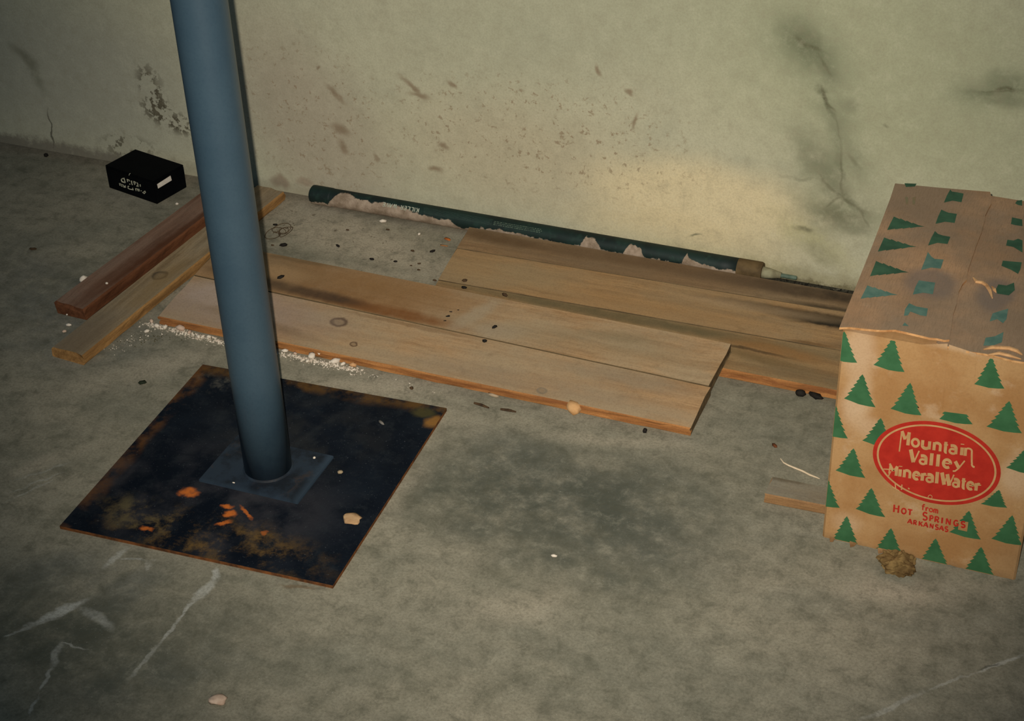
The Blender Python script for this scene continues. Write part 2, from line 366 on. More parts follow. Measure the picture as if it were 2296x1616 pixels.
# ------------------------------------------------------------------ rusty steel sheet under the column
def sheet_material():
    n = NT('blackened_steel', .8, .12); wf = n.warp(.03, 22); ww = n.warp(.05, 9); wq = n.warp(.02, 75, 5)
    c = n.mix(n.rng(n.noise(9, 6, .65), .38, .66), lin(7, 14, 24), lin(18, 25, 34))
    def stain(m, col, k):
        nonlocal c
        c = n.mix(n.math('MULTIPLY', m, k), c, lin(*col))
    pat = n.rng(n.noise(16, 7, .74, dist=.1), .46, .66)
    x, y = n.axis(0), n.axis(1); h = .2345
    eb = n.rng(n.math('ADD', y, n.math('MULTIPLY', n.noise(16, 4), .03)), h-.02, h+.005)
    el = n.rng(n.math('ADD', x, n.math('MULTIPLY', n.noise(20, 4), -.03)), -h-.005, -h+.018, 1, 0)
    stain(n.math('MULTIPLY', eb, n.rng(n.noise(22, 5), .38, .6)), (98, 68, 32), .85)
    stain(n.math('MULTIPLY', el, n.rng(n.noise(17, 5), .42, .6)), (104, 66, 30), .8)
    B = lambda u, v, ru, rv, a=0, s=.5, co=wf: n.blob((u, v, 0), (0, 0, a), (ru, rv, 1), s, co)
    stain(n.math('MULTIPLY', B(-.05, -.11, .2, .12, 0, .5, ww), n.rng(n.noise(9, 5), .4, .65)), (62, 58, 60), .75)
    stain(n.math('MULTIPLY', B(.02, .1, .14, .1, 0, .6, ww), n.rng(n.noise(14, 5), .4, .62)), (44, 44, 44), .6)
    stain(n.math('MULTIPLY', B(0, -.19, .17, .05, -.05, .6, ww), pat), (122, 92, 48), .7)
    stain(n.math('MULTIPLY', B(-.13, -.17, .06, .04, 0, .6, ww), pat), (92, 84, 60), .7)
    stain(B(.225, .19, .012, .016), (150, 104, 50), .8); stain(B(.2, .21, .018, .012), (80, 72, 40), .7)
    stain(n.math('MULTIPLY', B(-.17, .19, .05, .03, 0, .6, ww), pat), (110, 104, 92), .6)
    # orange paint and rust spots, measured on the sheet
    for px, py, rx, ry, a, k in [(420,1098,.014,.011,0,1),(502,1133,.008,.005,0,1),(506,1151,.010,.008,0,1),(541,1148,.017,.0035,-.6,.8),(490,1170,.011,.004,.7,.9),(318,1177,.009,.006,0,.85),(577,1196,.006,.004,0,.5),(655,1035,.004,.010,0,.12)]:
        q = fp(px, py, .006); stain(B(q.x-SX, q.y-SY, rx, ry, a-.055, .5, wq), (196, 104, 42), k)
    c = n.mix(n.math('MULTIPLY', n.rng(n.noise(300, 2, .6), .66, .74), .35), c, lin(96, 100, 104))
    c = n.mix(n.math('MULTIPLY', n.rng(n.noise(34, 7, .75), .48, .68), .45), c, lin(40, 44, 48))
    n.color(c); n.bump(n.noise(40, 6, .65), .3, .002)
    n.put(n.b.inputs['Roughness'], n.rng(pat, 0, 1, .72, .9))
    return n.m
SX, SY = -1.2165, 1.7470
rust_edge = plain('rust_edge', (128, 78, 42), .9, (74, 48, 30), 70, .1)
r_ = empty('steel_sheet', (SX, SY, 0), (0, 0, 0.0552))
tag(r_, 'large square blackened steel sheet lying flat on the floor under the column, rust spotted', 'steel plate')
bm = box_bm(-.2345, .2345, -.2345, .2345, 0, .006)
for f in bm.faces: f.material_index = 0 if abs(f.normal.z) > .5 else 1
link('sheet', bm, [sheet_material(), rust_edge], r_)

# ------------------------------------------------------------------ the column
def column_material():
    n = NT('blue_grey_paint', .42, .6)
    c = n.mix(n.rng(n.noise(6, 5, .6), .35, .7), lin(59, 77, 88), lin(52, 70, 82))
    g = n.noise(240, 3, .7)
    c = n.mix(n.math('MULTIPLY', n.rng(g, .4, .75), .30), c, lin(44, 61, 74))
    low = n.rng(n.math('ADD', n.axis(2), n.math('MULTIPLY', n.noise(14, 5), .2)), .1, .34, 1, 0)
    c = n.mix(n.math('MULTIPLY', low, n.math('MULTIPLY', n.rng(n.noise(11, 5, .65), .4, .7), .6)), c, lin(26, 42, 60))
    n.color(c); n.bump(n.noise(60, 4), .06, .001); return n.m
def base_material():
    n = NT('worn_blue_paint', .7, .25)
    c = n.mix(n.rng(n.noise(16, 6, .65), .42, .62), lin(38, 48, 59), lin(24, 29, 36))
    c = n.mix(n.math('MULTIPLY', n.rng(n.noise(24, 6, .65, dist=.5), .56, .7), .5), c, lin(64, 52, 46))
    # painted rim stays blue
    rim = n.math('MAXIMUM', n.rng(n.axis(0), .07, .088), n.rng(n.axis(1), -.075, -.055, 1, 0))
    c = n.mix(n.math('MULTIPLY', rim, .6), c, lin(54, 69, 83))
    n.color(c); n.bump(n.noise(50, 5), .25, .002); return n.m
colm = column_material()
PX, PY = -1.1980, 1.7380
r_ = empty('steel_column', (PX, PY, .006))
tag(r_, 'tall round blue-grey painted steel post standing on the blackened sheet', 'column')
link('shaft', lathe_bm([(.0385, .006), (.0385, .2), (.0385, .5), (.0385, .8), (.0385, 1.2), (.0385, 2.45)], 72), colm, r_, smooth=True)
bb = box_bm(-.0925, .0875, -.0650, .063, 0, .0055, .0012, 2)
link('base_plate', bb, base_material(), r_, rot=(0, 0, .02))
bm = bmesh.new(); rings = []
for k in range(64):
    a = 2*math.pi*k/64; jr = .0008*mnoise.noise(Vector((math.cos(a)*4, math.sin(a)*4, 0)))
    rings.append([bm.verts.new(((.0383+d+jr*(d > 0))*math.cos(a), (.0383+d+jr*(d > 0))*math.sin(a), z)) for d, z in ((0, .0085), (.0016, .0075), (.0030, .0056))])
for k in range(64):
    for j in range(2): bm.faces.new((rings[k][j], rings[(k+1) % 64][j], rings[(k+1) % 64][j+1], rings[k][j+1]))
link('weld_bead', bm, base_material(), r_, smooth=True)

# ------------------------------------------------------------------ planks
fresh = wood_material('fresh_wood_edge', (172, 116, 66), (130, 80, 44), (0,0,0), edge=True, seed=4)
darkend = wood_material('weathered_end_grain', (112, 92, 64), (82, 66, 44), (0,0,0), edge=True, seed=9)
def plank(name, fl, fr, bl, br, T, mats, front='plain', nseg=40, jit=.0006, seed=1, endjit=.0012, round_=.0016, bare=False):
    """long board: u along X, v across; corner points on its top face are (u, v) pairs"""
    rnd = random.Random(seed); e = round_
    if front == 'groove': F_ = [(0, e), (0, T*.34), (.006, T*.36), (.006, T*.62), (0, T*.64), (0, T-e)]
    elif front == 'double': F_ = [(0, e), (0, T*.46), (.003, T*.5), (0, T*.54), (0, T-e)]
    else: F_ = [(0, e), (0, T*.5), (0, T-e)]
    prof = [(e, 0, 'b')] + [(a, z, 's') for a, z in F_] + [(e, T, 't'), (.25, T, 't'), (.5, T, 't'), (.75, T, 't'), (-e, T, 't'), (0.0, T-e, 'k'), (0.0, e, 'k'), (-e, 0, 'b')]
    bm = bmesh.new(); rows = []
    nb = len(prof)
    ends = [rnd.uniform(-endjit, endjit) for _ in range(nb)], [rnd.uniform(-endjit, endjit) for _ in range(nb)]
    for i in range(nseg+1):
        t = i/nseg; row = []
        for k, (a, z, kind) in enumerate(prof):
            if kind == 'k' or (a < 0): fv, off = 1.0, a
            elif kind == 't' and a in (.25, .5, .75): fv, off = a, 0
            else: fv, off = 0.0, a
            uL = fl[0]*(1-fv)+bl[0]*fv; uR = fr[0]*(1-fv)+br[0]*fv
            vL = fl[1]*(1-fv)+bl[1]*fv; vR = fr[1]*(1-fv)+br[1]*fv
            u = uL*(1-t)+uR*t + (ends[0][k] if i == 0 else ends[1][k] if i == nseg else 0)
            v = vL*(1-t)+vR*t + off
            j = (jit if front != 'plain' or bare else min(jit, .00012)) if kind == 's' else .00012 if kind == 'k' else 0
            v += mnoise.noise(Vector((u*22, k*3.3, seed)))*j*2.2
            row.append(bm.verts.new((u, v, z + (mnoise.noise(Vector((u*9, k*.2, seed)))*.0004 if kind == 't' else 0))))
        rows.append(row)
    for a, b in zip(rows, rows[1:]):
        for k in range(nb):
            k2 = (k+1) % nb; f = bm.faces.new((a[k], b[k], b[k2], a[k2]))
            f.material_index = 0 if prof[k][2] == prof[k2][2] == 't' else 1
    for r, rev in ((rows[0], False), (rows[-1], True)):
        f = bm.faces.new(list(reversed(r)) if rev else r); f.material_index = 2
    return link(name, bm, mats)

# tilted floor boards: front edge on the concrete, back edge propped on the wide board behind
TILT = math.atan(.0198/.1835); Y0 = 2.065; TT = .018
NRM = Vector((0, -math.sin(TILT), math.cos(TILT))); UV = Vector((0, math.cos(TILT), math.sin(TILT))); X0 = -1.62
PT = Vector((X0, Y0, 0)) + NRM*TT
def tp(x, y):
    h = hit(x, y, PT, NRM); return (h.x-X0, (h-PT).dot(UV))
def place(o, v0=0.0, dz=0.0):
    o.location = Vector((X0, Y0, 0)) + UV*v0 + NRM*dz; o.rotation_euler = (TILT, 0, 0)
k1, k2, k3 = tp(760, 722), tp(792, 771), tp(1215, 876)
m_front = wood_material('pine_board_front', (184, 146, 106), (162, 124, 86), (166, 146, 118), .7,
    knots=[(k1[0], k1[1], .013, (74, 52, 36), 1.0), (k2[0], k2[1], .006, (84, 60, 42), .9), (k3[0], k3[1], .008, (108, 98, 84), .85)],
    streaks=[(0, .06, .26, .07, .06, (158, 136, 120), .8), (.1, .05, .3, .03, .012, (120, 96, 72), .6), (.55, .03, .95, .03, .025, (148, 128, 104), .6), (.32, .118, .6, .112, .005, (120, 90, 60), .5), (.02, .09, .15, .1, .03, (180, 158, 144), .6), (.8, .09, 1.0, .085, .02, (140, 122, 100), .5)], seed=1.3)
sA, sB, sC = tp(766, 688), tp(1236, 790), tp(1597, 867)
vL = sA[1] + (sA[1]-sC[1])/(sC[0]-sA[0])*sA[0]; vR = sC[1]
bL, bR = tp(1008, 641), tp(1637, 770)
vbL = bL[1] + (bL[1]-bR[1])/(bR[0]-bL[0])*bL[0]*.0
o = plank('wooden_plank', (.003, 0), (1.036, 0), (.003, vL-.0006), (1.0375, vR-.0006), TT, [m_front, fresh, darkend], 'groove', 60, .0012, 3)
place(o); tag(o, 'long pine floorboard nearest the camera, grooved front edge facing the bare concrete', 'plank', 'loose floorboards')
m_back = wood_material('stained_board', (184, 146, 106), (158, 120, 82), (166, 148, 120), .65,
    streaks=[(.0, .18, .46, .18, .07, (136, 100, 64), .95), (.30, .143, .53, .138, .014, (122, 76, 38), .95), (.19, .149, .34, .146, .014, (78, 58, 42), 1.0), (.05, .16, .2, .152, .016, (80, 64, 48), .9),
             (.0, .21, .2, .2, .03, (128, 108, 80), .6), (.1, .235, .25, .237, .008, (100, 80, 54), .7), (.12, .19, .2, .19, .02, (172, 136, 96), .6), (.25, .21, .5, .21, .03, (142, 106, 68), .6),
             (.555, .14, .59, .21, .016, (166, 150, 126), .6), (.60, .14, .66, .15, .02, (160, 142, 118), .6), (.70, .16, .98, .17, .03, (144, 126, 98), .5), (.8, .19, .9, .2, .012, (130, 112, 84), .5)], seed=8.2)
o = plank('wooden_plank', (.003, vL+.0006), (1.035, vR+.0006), (.003, vbL-.002), (1.039, bR[1]), TT, [m_back, darkend, darkend], 'plain', 60, .0009, 8, round_=.0006)
place(o); tag(o, 'second long board behind the front floorboard, stained dark orange beside the column', 'plank', 'loose floorboards')
# wide board along the wall, its right end burnt black
WX, WY = -1.205, 2.2485
m_w1 = wood_material('wall_board_front', (168, 132, 90), (142, 108, 72), (138, 120, 90), .65,
    streaks=[(.1, .100, .70, .100, .014, (100, 88, 62), .85), (.62, .058, .76, .040, .012, (118, 92, 58), .7), (.63, .085, .76, .082, .02, (150, 104, 58), .7), (.7, .03, .9, .02, .02, (122, 104, 78), .6), (.60, .075, .72, .07, .004, (70, 54, 36), .8)], seed=2.7)
m_w2 = wood_material('wall_board_middle', (178, 138, 94), (152, 116, 78), (152, 130, 100), .65,
    streaks=[(.55, .11, .9, .12, .010, (60, 48, 34), .9), (.66, .1, .92, .095, .014, (26, 24, 20), 1.1), (.72, .085, .9, .12, .006, (24, 22, 18), 1), (.5, .10, .75, .105, .014, (168, 140, 108), .6), (.3, .03, .6, .04, .03, (168, 128, 84), .5), (.80, .03, .9, .03, .02, (116, 96, 72), .6), (.72, .02, .78, .02, .006, (100, 70, 40), .7), (.02, .06, .2, .06, .05, (164, 138, 102), .6)], seed=12.7)
m_w3 = wood_material('wall_board_back', (160, 126, 90), (132, 102, 72), (140, 120, 94), .7,
    streaks=[(.42, .06, .92, .07, .022, (62, 50, 38), 1), (.2, .04, .6, .05, .05, (120, 96, 72), .7), (.03, .05, .5, .075, .02, (106, 82, 58), .7), (.0, .07, .15, .06, .02, (96, 70, 44), .7), (.5, .005, .8, .01, .012, (160, 132, 100), .6), (.7, .02, .92, .02, .012, (40, 34, 26), .9)], seed=22.7)
for fl_, fr_, bl_, br_, mt, sd, lab in (((.044, 0), (.868, 0), (.0305, .1065), (.868, .1245), m_w1, 12, 'board tucked under the propped floorboards, its bare orange front edge showing beside the carton'),
        ((.0303, .1077), (.868, .1257), (.015, .229), (.868, .252), m_w2, 13, 'wide middle board of the three along the wall, charred black beside the carton'),
        ((.0148, .2302), (.868, .2532), (.004, .3165), (.868, .3165), m_w3, 14, 'dirty rear board lying right along the foot of the green tube')):
    o = plank('wooden_plank', fl_, fr_, bl_, br_, .019, [mt, fresh if sd == 12 else darkend, darkend], 'plain', 44, .0011, sd, bare=sd == 12, round_=.0016 if sd == 12 else .0006)
    for v in o.data.vertices: v.co.y -= fl_[1]
    o.location = (WX, WY+fl_[1], 0); tag(o, lab, 'plank', 'loose floorboards')
# two battens running up to the wall
def batten(x0, y0, x1, y1, wd, T, mats, seed, front='plain'):
    L = math.hypot(x1-x0, y1-y0)
    o = plank('wooden_batten', (0, -wd), (L, -wd), (0, 0), (L, 0), T, mats, front, 30, .0014, seed, .003, .003, True)
    o.location = (x0, y0, 0); o.rotation_euler = (0, 0, math.atan2(y1-y0, x1-x0)); return o
m_tan = wood_material('tan_batten', (162, 138, 106), (132, 108, 78), (142, 130, 110), .6, knots=[(.285, -.034, .0135, (72, 62, 52), 1.0)],
    streaks=[(0, -.03, .1, -.03, .04, (112, 96, 78), .7), (.2, -.05, .32, -.045, .02, (146, 116, 74), .6)], seed=3.9)
m_tan_e = wood_material('tan_batten_edge', (160, 118, 70), (122, 86, 48), (0,0,0), edge=True, seed=6)
o = batten(-1.7420, 1.906, -1.7030, 2.578, .0725, .021, [m_tan, m_tan_e, m_tan_e], 21)
tag(o, 'tan wooden batten with a dark knot, running to the wall behind the column', 'batten', 'battens leading to the wall')
m_red = wood_material('red_batten', (140, 104, 84), (106, 74, 56), (130, 112, 98), .45,
    streaks=[(0, -.05, .3, -.055, .02, (92, 58, 40), .7), (.1, -.02, .5, -.02, .012, (140, 112, 94), .5), (.1, -.062, .5, -.066, .010, (84, 46, 24), .8)], seed=7.4)
m_red_e = wood_material('red_batten_edge', (112, 68, 42), (84, 48, 28), (0,0,0), edge=True, seed=2)
o = batten(-1.8270, 2.034, -1.7920, 2.534, .0725, .0265, [m_red, m_red_e, m_red_e], 22)
tag(o, 'reddish brown batten, thicker and darker, lying left of the tan one', 'batten', 'battens leading to the wall')
# short dusty board end beside the carton
m_scrap = wood_material('dusty_scrap', (140, 126, 104), (126, 110, 90), (136, 128, 112), .8, seed=11, streaks=[(.0, .045, .05, .046, .006, (90, 76, 56), .7)])
m_scrap_e = wood_material('scrap_edge', (150, 112, 74), (120, 84, 54), (0,0,0), edge=True, seed=13)
o = plank('wood_offcut', (0, 0), (.098, .004), (.001, .048), (.098, .05), .018, [m_scrap, m_scrap_e, m_scrap_e], 'plain', 12, .0008, 31, bare=True)
o.location = (-.4245, 1.938, 0); tag(o, 'short dusty wood offcut on the concrete against the left side of the carton', 'offcut')

# ------------------------------------------------------------------ long green tube at the foot of the wall
def tube_material():
    n = NT('green_tube', .5, .35); wf = n.warp(.020, 75, 6)
    c = n.mix(n.rng(n.noise(20, 5), .35, .7), lin(18, 40, 34), lin(10, 24, 22))
    c = n.mix(n.math('MULTIPLY', n.rng(n.noise(60, 4), .55, .7), .4), c, lin(34, 60, 50))
    rp = n.t.nodes.new('ShaderNodeValToRGB'); n.put(rp.inputs[0], n.rng(n.axis(0), 0, .94, 0, 1, False))
    el = rp.color_ramp.elements; L = .94
    # dust level: how far up the visible side the pale dust reaches, along the tube
    lev = [(0,.05),(.05,.10),(.062,.35),(.075,.72),(.10,.82),(.115,.62),(.13,.55),(.20,.60),(.24,.55),(.255,.40),(.30,.33),(.345,.30),(.36,.08),(.40,.08),(.42,.26),(.50,.24),(.60,.17),(.645,.17),(.655,.72),(.675,.66),(.69,.18),(.74,.14),(.752,.72),(.775,.52),(.79,.16),(.85,.14),(.868,.17),(.874,.85),(.885,.40),(.90,.32),(1,.2)]
    for i, (p, v) in enumerate(lev):
        e = el[i] if i < 2 else el.new(p)
        e.position = p; e.color = (v, v, v, 1)
    # angle seen from the camera: 0 at the foot, 1 along the crest
    h = n.math('ADD', n.math('MULTIPLY', n.axis(2, wf), .5/.0195*.78), n.math('MULTIPLY', n.axis(1, wf), .5/.0195*.62))
    h = n.math('ADD', h, .5)
    m = n.rng(n.math('SUBTRACT', rp.outputs[0], h), -.03, .04)
    pk = n.mix(n.rng(n.noise(38, 6, .7), .3, .7), lin(176, 154, 134), lin(124, 104, 84))
    n.color(n.mix(n.math('MULTIPLY', m, .92), c, pk)); n.put(n.b.inputs['Roughness'], n.rng(m, 0, 1, .62, .95))
    n.bump(n.math('MULTIPLY', m, n.noise(50, 4)), .4, .0015); return n.m
TR = .0195; TX = -1.571; TY = WALL_Y-TR-.002
tubem = tube_material()
r_ = empty('green_tube', (TX, TY, TR))
tag(r_, 'long dark green printed tube caked with pinkish dust along the foot of the wall', 'tube')
RX = Matrix.Rotation(math.pi/2, 4, 'Y')
def along(prof, seg=40):
    bm = lathe_bm(prof, seg); bmesh.ops.transform(bm, matrix=RX, verts=bm.verts); return bm
link('barrel', along([(TR, .045)] + [(TR*.985, .05+i*.04) for i in range(22)] + [(TR*.985, .925)]), tubem, r_, smooth=True)
capm = plain('dark_green_cap', (14, 32, 26), .45, (8, 18, 16), 30, .4)
oc = link('end_cap', along([(TR*.80, -.001), (TR*1.0, .002), (TR*1.02, .006), (TR*1.02, .046), (TR*.98, .050)]), tubem, r_); tag(oc, 'dark green rounded end cap')
brown = plain('brown_ferrule', (100, 80, 52), .75, (74, 58, 36), 40)
o = link('ferrule', along([(TR*1.0, .922), (TR*1.0, .966), (TR*.92, .970)]), brown, r_); tag(o, 'dull brown ferrule')
pale = plain('pale_socket', (146, 140, 112), .8, (112, 104, 80), 60)
link('socket', along([(TR*.58, .969), (TR*.5, .985), (TR*.34, 1.0), (TR*.3, 1.006)], 20), pale, r_)
o = link('rod_tip', along([(.0042, 1.0), (.0042, 1.034), (.0034, 1.036)], 16), plain('green_metal', (98, 112, 96), .55, (70, 84, 72), 50), r_); tag(o, 'thin grey-green metal tip')

# ------------------------------------------------------------------ stroke lettering
def arc(cx, cy, rx, ry, a0, a1, n=12):
    return [(cx+rx*math.cos(math.radians(a0+(a1-a0)*i/n)), cy+ry*math.sin(math.radians(a0+(a1-a0)*i/n))) for i in range(n+1)]
H, TH = 1.0, .42      # heavy and thin stroke weights
GL = {
 'M': [([(.02, 1.0), (.0, .35), (-.05, -.60)], .45), ([(.06, 1.02), (.52, .42)], 1), ([(.52, .42), (.93, 1.03)], .45), ([(.94, 1.02), (.92, 0)], 1.1)],
 'm2': [([(.18, 1.0), (.12, .1)], .45), ([(.2, 1.0), (.55, .45)], 1), ([(.55, .45), (.9, 1.05)], .45), ([(.92, 1.02), (.9, 0)], 1.1)],
 'o': [(arc(.5, .5, .40, .44, 0, 360, 24), .8)],
 'u': [([(.12, 1), (.12, .35)] + arc(.46, .34, .34, .30, 180, 330, 8), 1), ([(.84, 1), (.84, 0)], 1)],
 'n': [([(.14, 1), (.14, 0)], 1), (arc(.48, .66, .36, .30, 160, 0, 8) + [(.84, 0)], .9)],
 'N': [([(.14, .98), (.14, 0)], 1), (arc(.48, .70, .34, .26, 150, 0, 8) + [(.84, .3), (.92, -.65)] + arc(1.22, -.85, .28, .30, 160, 280, 6), .6)],
 't': [([(.42, 1.35), (.42, .22)] + arc(.66, .2, .24, .18, 180, 290, 5), 1), ([(.08, .98), (.86, .98)], .5)],
 'a': [([(.18, .92)] + arc(.46, .68, .34, .30, 110, 0, 6) + [(.80, .0)], 1), (arc(.46, .28, .34, .28, 60, 330, 16), .75)],
 'i': [([(.5, .92), (.5, 0)], 1.1), ([(.5, 1.26), (.5, 1.36)], 1.15)],
 'V': [([(.05, 1), (.45, .02)], 1.25), ([(.5, .02), (.95, 1)], .5)],
 'l': [([(.5, 1.5), (.5, 0)], 1.15)],
 'e': [([(.14, .52), (.84, .54)], .45), ([(.84, .54)] + arc(.5, .5, .36, .45, 10, 310, 18), .95)],
 'y': [([(.20, .92), (.56, .26)], 1.1), ([(1.06, 1.16), (.55, .16), (.26, -.20), (.05, -.24)], .5)],
 'r': [([(.2, .98), (.2, 0)], 1.1), (arc(.62, .66, .38, .28, 165, 60, 6), .75), ([(.78, .86), (.80, .72)], 1)],
 'W': [([(.0, 1), (.26, .0)], 1.25), ([(.26, .02), (.46, .9)], .5), ([(.44, .95), (.68, .0)], 1.25), ([(.68, .02), (.98, 1)], .5)],
 'H': [([(.12, 1), (.12, 0)], 1), ([(.88, 1), (.88, 0)], 1), ([(.12, .52), (.88, .52)], .7)],
 'O': [(arc(.5, .5, .40, .46, 0, 360, 22), .9)],
 'T': [([(.5, .98), (.5, 0)], 1), ([(.02, .95), (.98, .95)], .8)],
 'S': [(arc(.5, .74, .36, .24, 30, 270, 12) + arc(.5, .25, .38, .25, 90, -150, 12), .95)],
 'P': [([(.16, 1), (.16, 0)], 1), ([(.16, .95), (.5, .95)] + arc(.5, .71, .34, .24, 90, -90, 8) + [(.16, .47)], .75)],
 'R': [([(.16, 1), (.16, 0)], 1), ([(.16, .95), (.5, .95)] + arc(.5, .72, .34, .23, 90, -90, 8) + [(.16, .48)], .75), ([(.45, .48), (.9, 0)], 1)],
 'I': [([(.5, 1), (.5, 0)], 1.05)],
 'Nc': [([(.12, 0), (.12, 1)], .8), ([(.12, .98), (.88, .02)], 1), ([(.88, 0), (.88, 1)], .8)],
 'G': [(arc(.5, .5, .42, .47, 45, 350, 18), .9), ([(.9, .42), (.52, .42)], .7), ([(.88, .42), (.88, .1)], .8)],
 'A': [([(.02, 0), (.5, 1)], .8), ([(.5, 1), (.98, 0)], 1.1), ([(.2, .32), (.8, .32)], .7)],
 'K': [([(.14, 1), (.14, 0)], 1), ([(.9, 1), (.18, .42)], .75), ([(.38, .58), (.94, 0)], 1)],
 'f': [([(.85, 1.4)] + arc(.62, 1.2, .22, .22, 60, 180, 5) + [(.4, 0)], .9), ([(.08, .95), (.85, .95)], .6)],
 'mm': [([(.06, 1), (.06, 0)], 1), (arc(.28, .66, .22, .30, 160, 0, 6) + [(.5, 0)], .9), (arc(.72, .66, .22, .30, 180, 0, 6) + [(.94, 0)], .9)],
 'E': [([(.16, 1), (.16, 0)], 1), ([(.16, .95), (.9, .95)], .75), ([(.16, .5), (.8, .5)], .75), ([(.16, .05), (.9, .05)], .75)],
 'L': [([(.16, 1), (.16, 0)], 1), ([(.16, .05), (.9, .05)], .75)],
 'D': [([(.16, 1), (.16, 0)], 1), ([(.16, .95), (.4, .95)] + arc(.42, .5, .44, .45, 90, -90, 10) + [(.16, .05)], .9)],
}
def ribbon(bm, pts, w, place_):
    """flat ribbon of width w through 2-D points, each corner put on its surface by place_"""
    n = len(pts)
    closed = n > 3 and math.hypot(pts[0][0]-pts[-1][0], pts[0][1]-pts[-1][1]) < 1e-6
    L, R = [], []
    for i in range(n):
        a = pts[i-1] if i else (pts[-2] if closed else pts[0]); b = pts[i+1] if i < n-1 else (pts[1] if closed else pts[-1])
        dx, dy = b[0]-a[0], b[1]-a[1]; l = math.hypot(dx, dy) or 1
        nx, ny = -dy/l*w/2, dx/l*w/2
        L.append(bm.verts.new(place_(pts[i][0]+nx, pts[i][1]+ny))); R.append(bm.verts.new(place_(pts[i][0]-nx, pts[i][1]-ny)))
    for i in range(n-1): bm.faces.new((L[i], R[i], R[i+1], L[i+1]))
def glyph(bm, g, x0, x1, y0, y1, weight, place_):
    for pts, k in GL[g]:
        ribbon(bm, [(x0+(x1-x0)*a, y0+(y1-y0)*b) for a, b in pts], weight*k, place_)

# print on the tube: KILLER WAVE, upside down, and lines too small to read
whitep = plain('pale_print', (176, 176, 156), .7, (140, 140, 124), 120)
dullp = plain('dull_print', (96, 110, 92), .7, (70, 84, 70), 120)
def on_tube(s, t):     # s metres along from the left end, t arc length up from the camera-facing line
    a = math.radians(-128) + 0; ang = t/TR
    th = math.radians(142) - ang   # measured from +Y over the crest
    return Vector((s, math.cos(th)*(TR+.0004), math.sin(th)*(TR+.0004)))
def tube_s(px): return hit(px, 470 + (px-900)*.17, (0, TY-TR*.7, 0), (0, 1, 0)).x - TX
bm = bmesh.new(); sK = tube_s(940); lw = .0083
xs = sK
for ch in 'KILLER WAVE':
    wd = {'I': .0042, ' ': .007, 'W': .0105}.get(ch, .0078)
    if ch != ' ':
        # upside down: letters advance to the left and stand on their heads
        for pts, k in GL[ch]: ribbon(bm, [(xs-(wd*.84)*a, .006-lw*b) for a, b in pts], .0021*k, on_tube)
    xs -= wd
link('lettering', bm, whitep, r_)
bm = bmesh.new(); s0, s1 = tube_s(1107), tube_s(1213); rnd = random.Random(5)
for row in range(3):
    s = s0
    while s < s1:
        l = rnd.uniform(.002, .006)
        ribbon(bm, [(s, .006-row*.0032), (s+l, .006-row*.0032)], .0013, on_tube); s += l+rnd.uniform(.0006, .002)
link('small_print', bm, dullp, r_)
bm = bmesh.new(); s0, s1 = tube_s(948), tube_s(1104)
for row in range(7):
    s = s0 + row*.0006
    while s < s1*1:
        l = rnd.uniform(.010, .03)
        ribbon(bm, [(s, .0095-row*.0019), (min(s+l, s1), .0095-row*.0019)], .0006, on_tube); s += l+.001
link('fine_print', bm, plain('faint_print', (58, 74, 66), .7, (46, 60, 54), 120), r_)

# ------------------------------------------------------------------ black box by the wall
A0 = fp(245, 421); B0 = fp(358, 458); C0 = fp(422, 415)
ang = math.atan2(B0.y-A0.y, B0.x-A0.x)
bw, bd, bh = .1445, .090, .0545
r_ = empty('black_box', (A0.x, A0.y, 0), (0, 0, ang-.02))
tag(r_, 'small matt black box with pale upside-down lettering on the floor by the wall', 'box')
blackm = plain('matt_black', (7, 8, 10), .7, (4, 5, 7), 50, .06)
link('carton', box_bm(0, bw, 0, bd, 0, bh-.0035, .0012), blackm, r_)
link('lid', box_bm(0, bw, 0, bd, bh-.0036, bh, .0012), blackm, r_)
lp = plain('cream_print', (204, 196, 170), .7, (150, 148, 126), 160)
def bf(px, py):   # front of the box, traced on its real face
    Minv = (Matrix.Translation((A0.x, A0.y, 0)) @ Matrix.Rotation(ang-.02, 4, 'Z'))
    N = Minv.to_3x3() @ Vector((0, -1, 0)); h = Minv.inverted() @ hit(px, py, A0, N); return Vector((h.x, -.0004, h.z))
zf = lambda x, y: (220 + 40 + (x)/2296*80 - 0, 385 + y/1578*55)
def zpx(x, y): return 260 + x/2296*80, 385 + y/1578*55
bm = bmesh.new()
def shape(bm, pts, inner=None): bm.faces.new([bm.verts.new(bf(*zpx(*p))) for p in pts])
# the worn white characters exactly as they stand
def strk(pts, w): ribbon(bm, pts, w, lambda a, b: bf(*zpx(a, b)))
strk([(520,390),(610,710)], 70); strk([(520,420),(390,450),(350,520),(400,630),(520,670),(610,700)], 75)
strk([(700,480),(860,540),(900,610)], 60); strk([(720,490),(775,650)], 55); strk([(860,780),(930,800)], 50)
strk([(1005,570),(1030,780),(1085,840)], 70); strk([(1130,610),(1290,680),(1220,830),(1150,640)], 60)
strk([(1370,690),(1420,800),(1340,930),(1440,960),(1420,800)], 62); strk([(1560,800),(1580,950)], 60)
strk([(225,720),(270,890)], 45); strk([(270,760),(400,830),(330,880),(430,950)], 50); strk([(450,800),(470,880),(600,960),(580,1000),(480,960)], 50); strk([(600,860),(640,1020)], 45)
strk([(860,930),(780,920),(790,1060),(900,1110),(1090,1150)], 55); strk([(1070,1030),(1130,1180)], 50)
strk([(1260,1060),(1310,1230)], 50); strk([(1290,1070),(1500,1130),(1530,1240),(1440,1230),(1390,1110)], 55); strk([(1620,1190),(1650,1250)], 50)
strk([(1850,1220),(1910,1320),(1830,1400),(1720,1330),(1840,1270)], 60); strk([(850,230),(880,130),(940,90)], 35)
o = link('lettering', bm, lp, r_); tag(o, 'worn cream lettering, upside down')
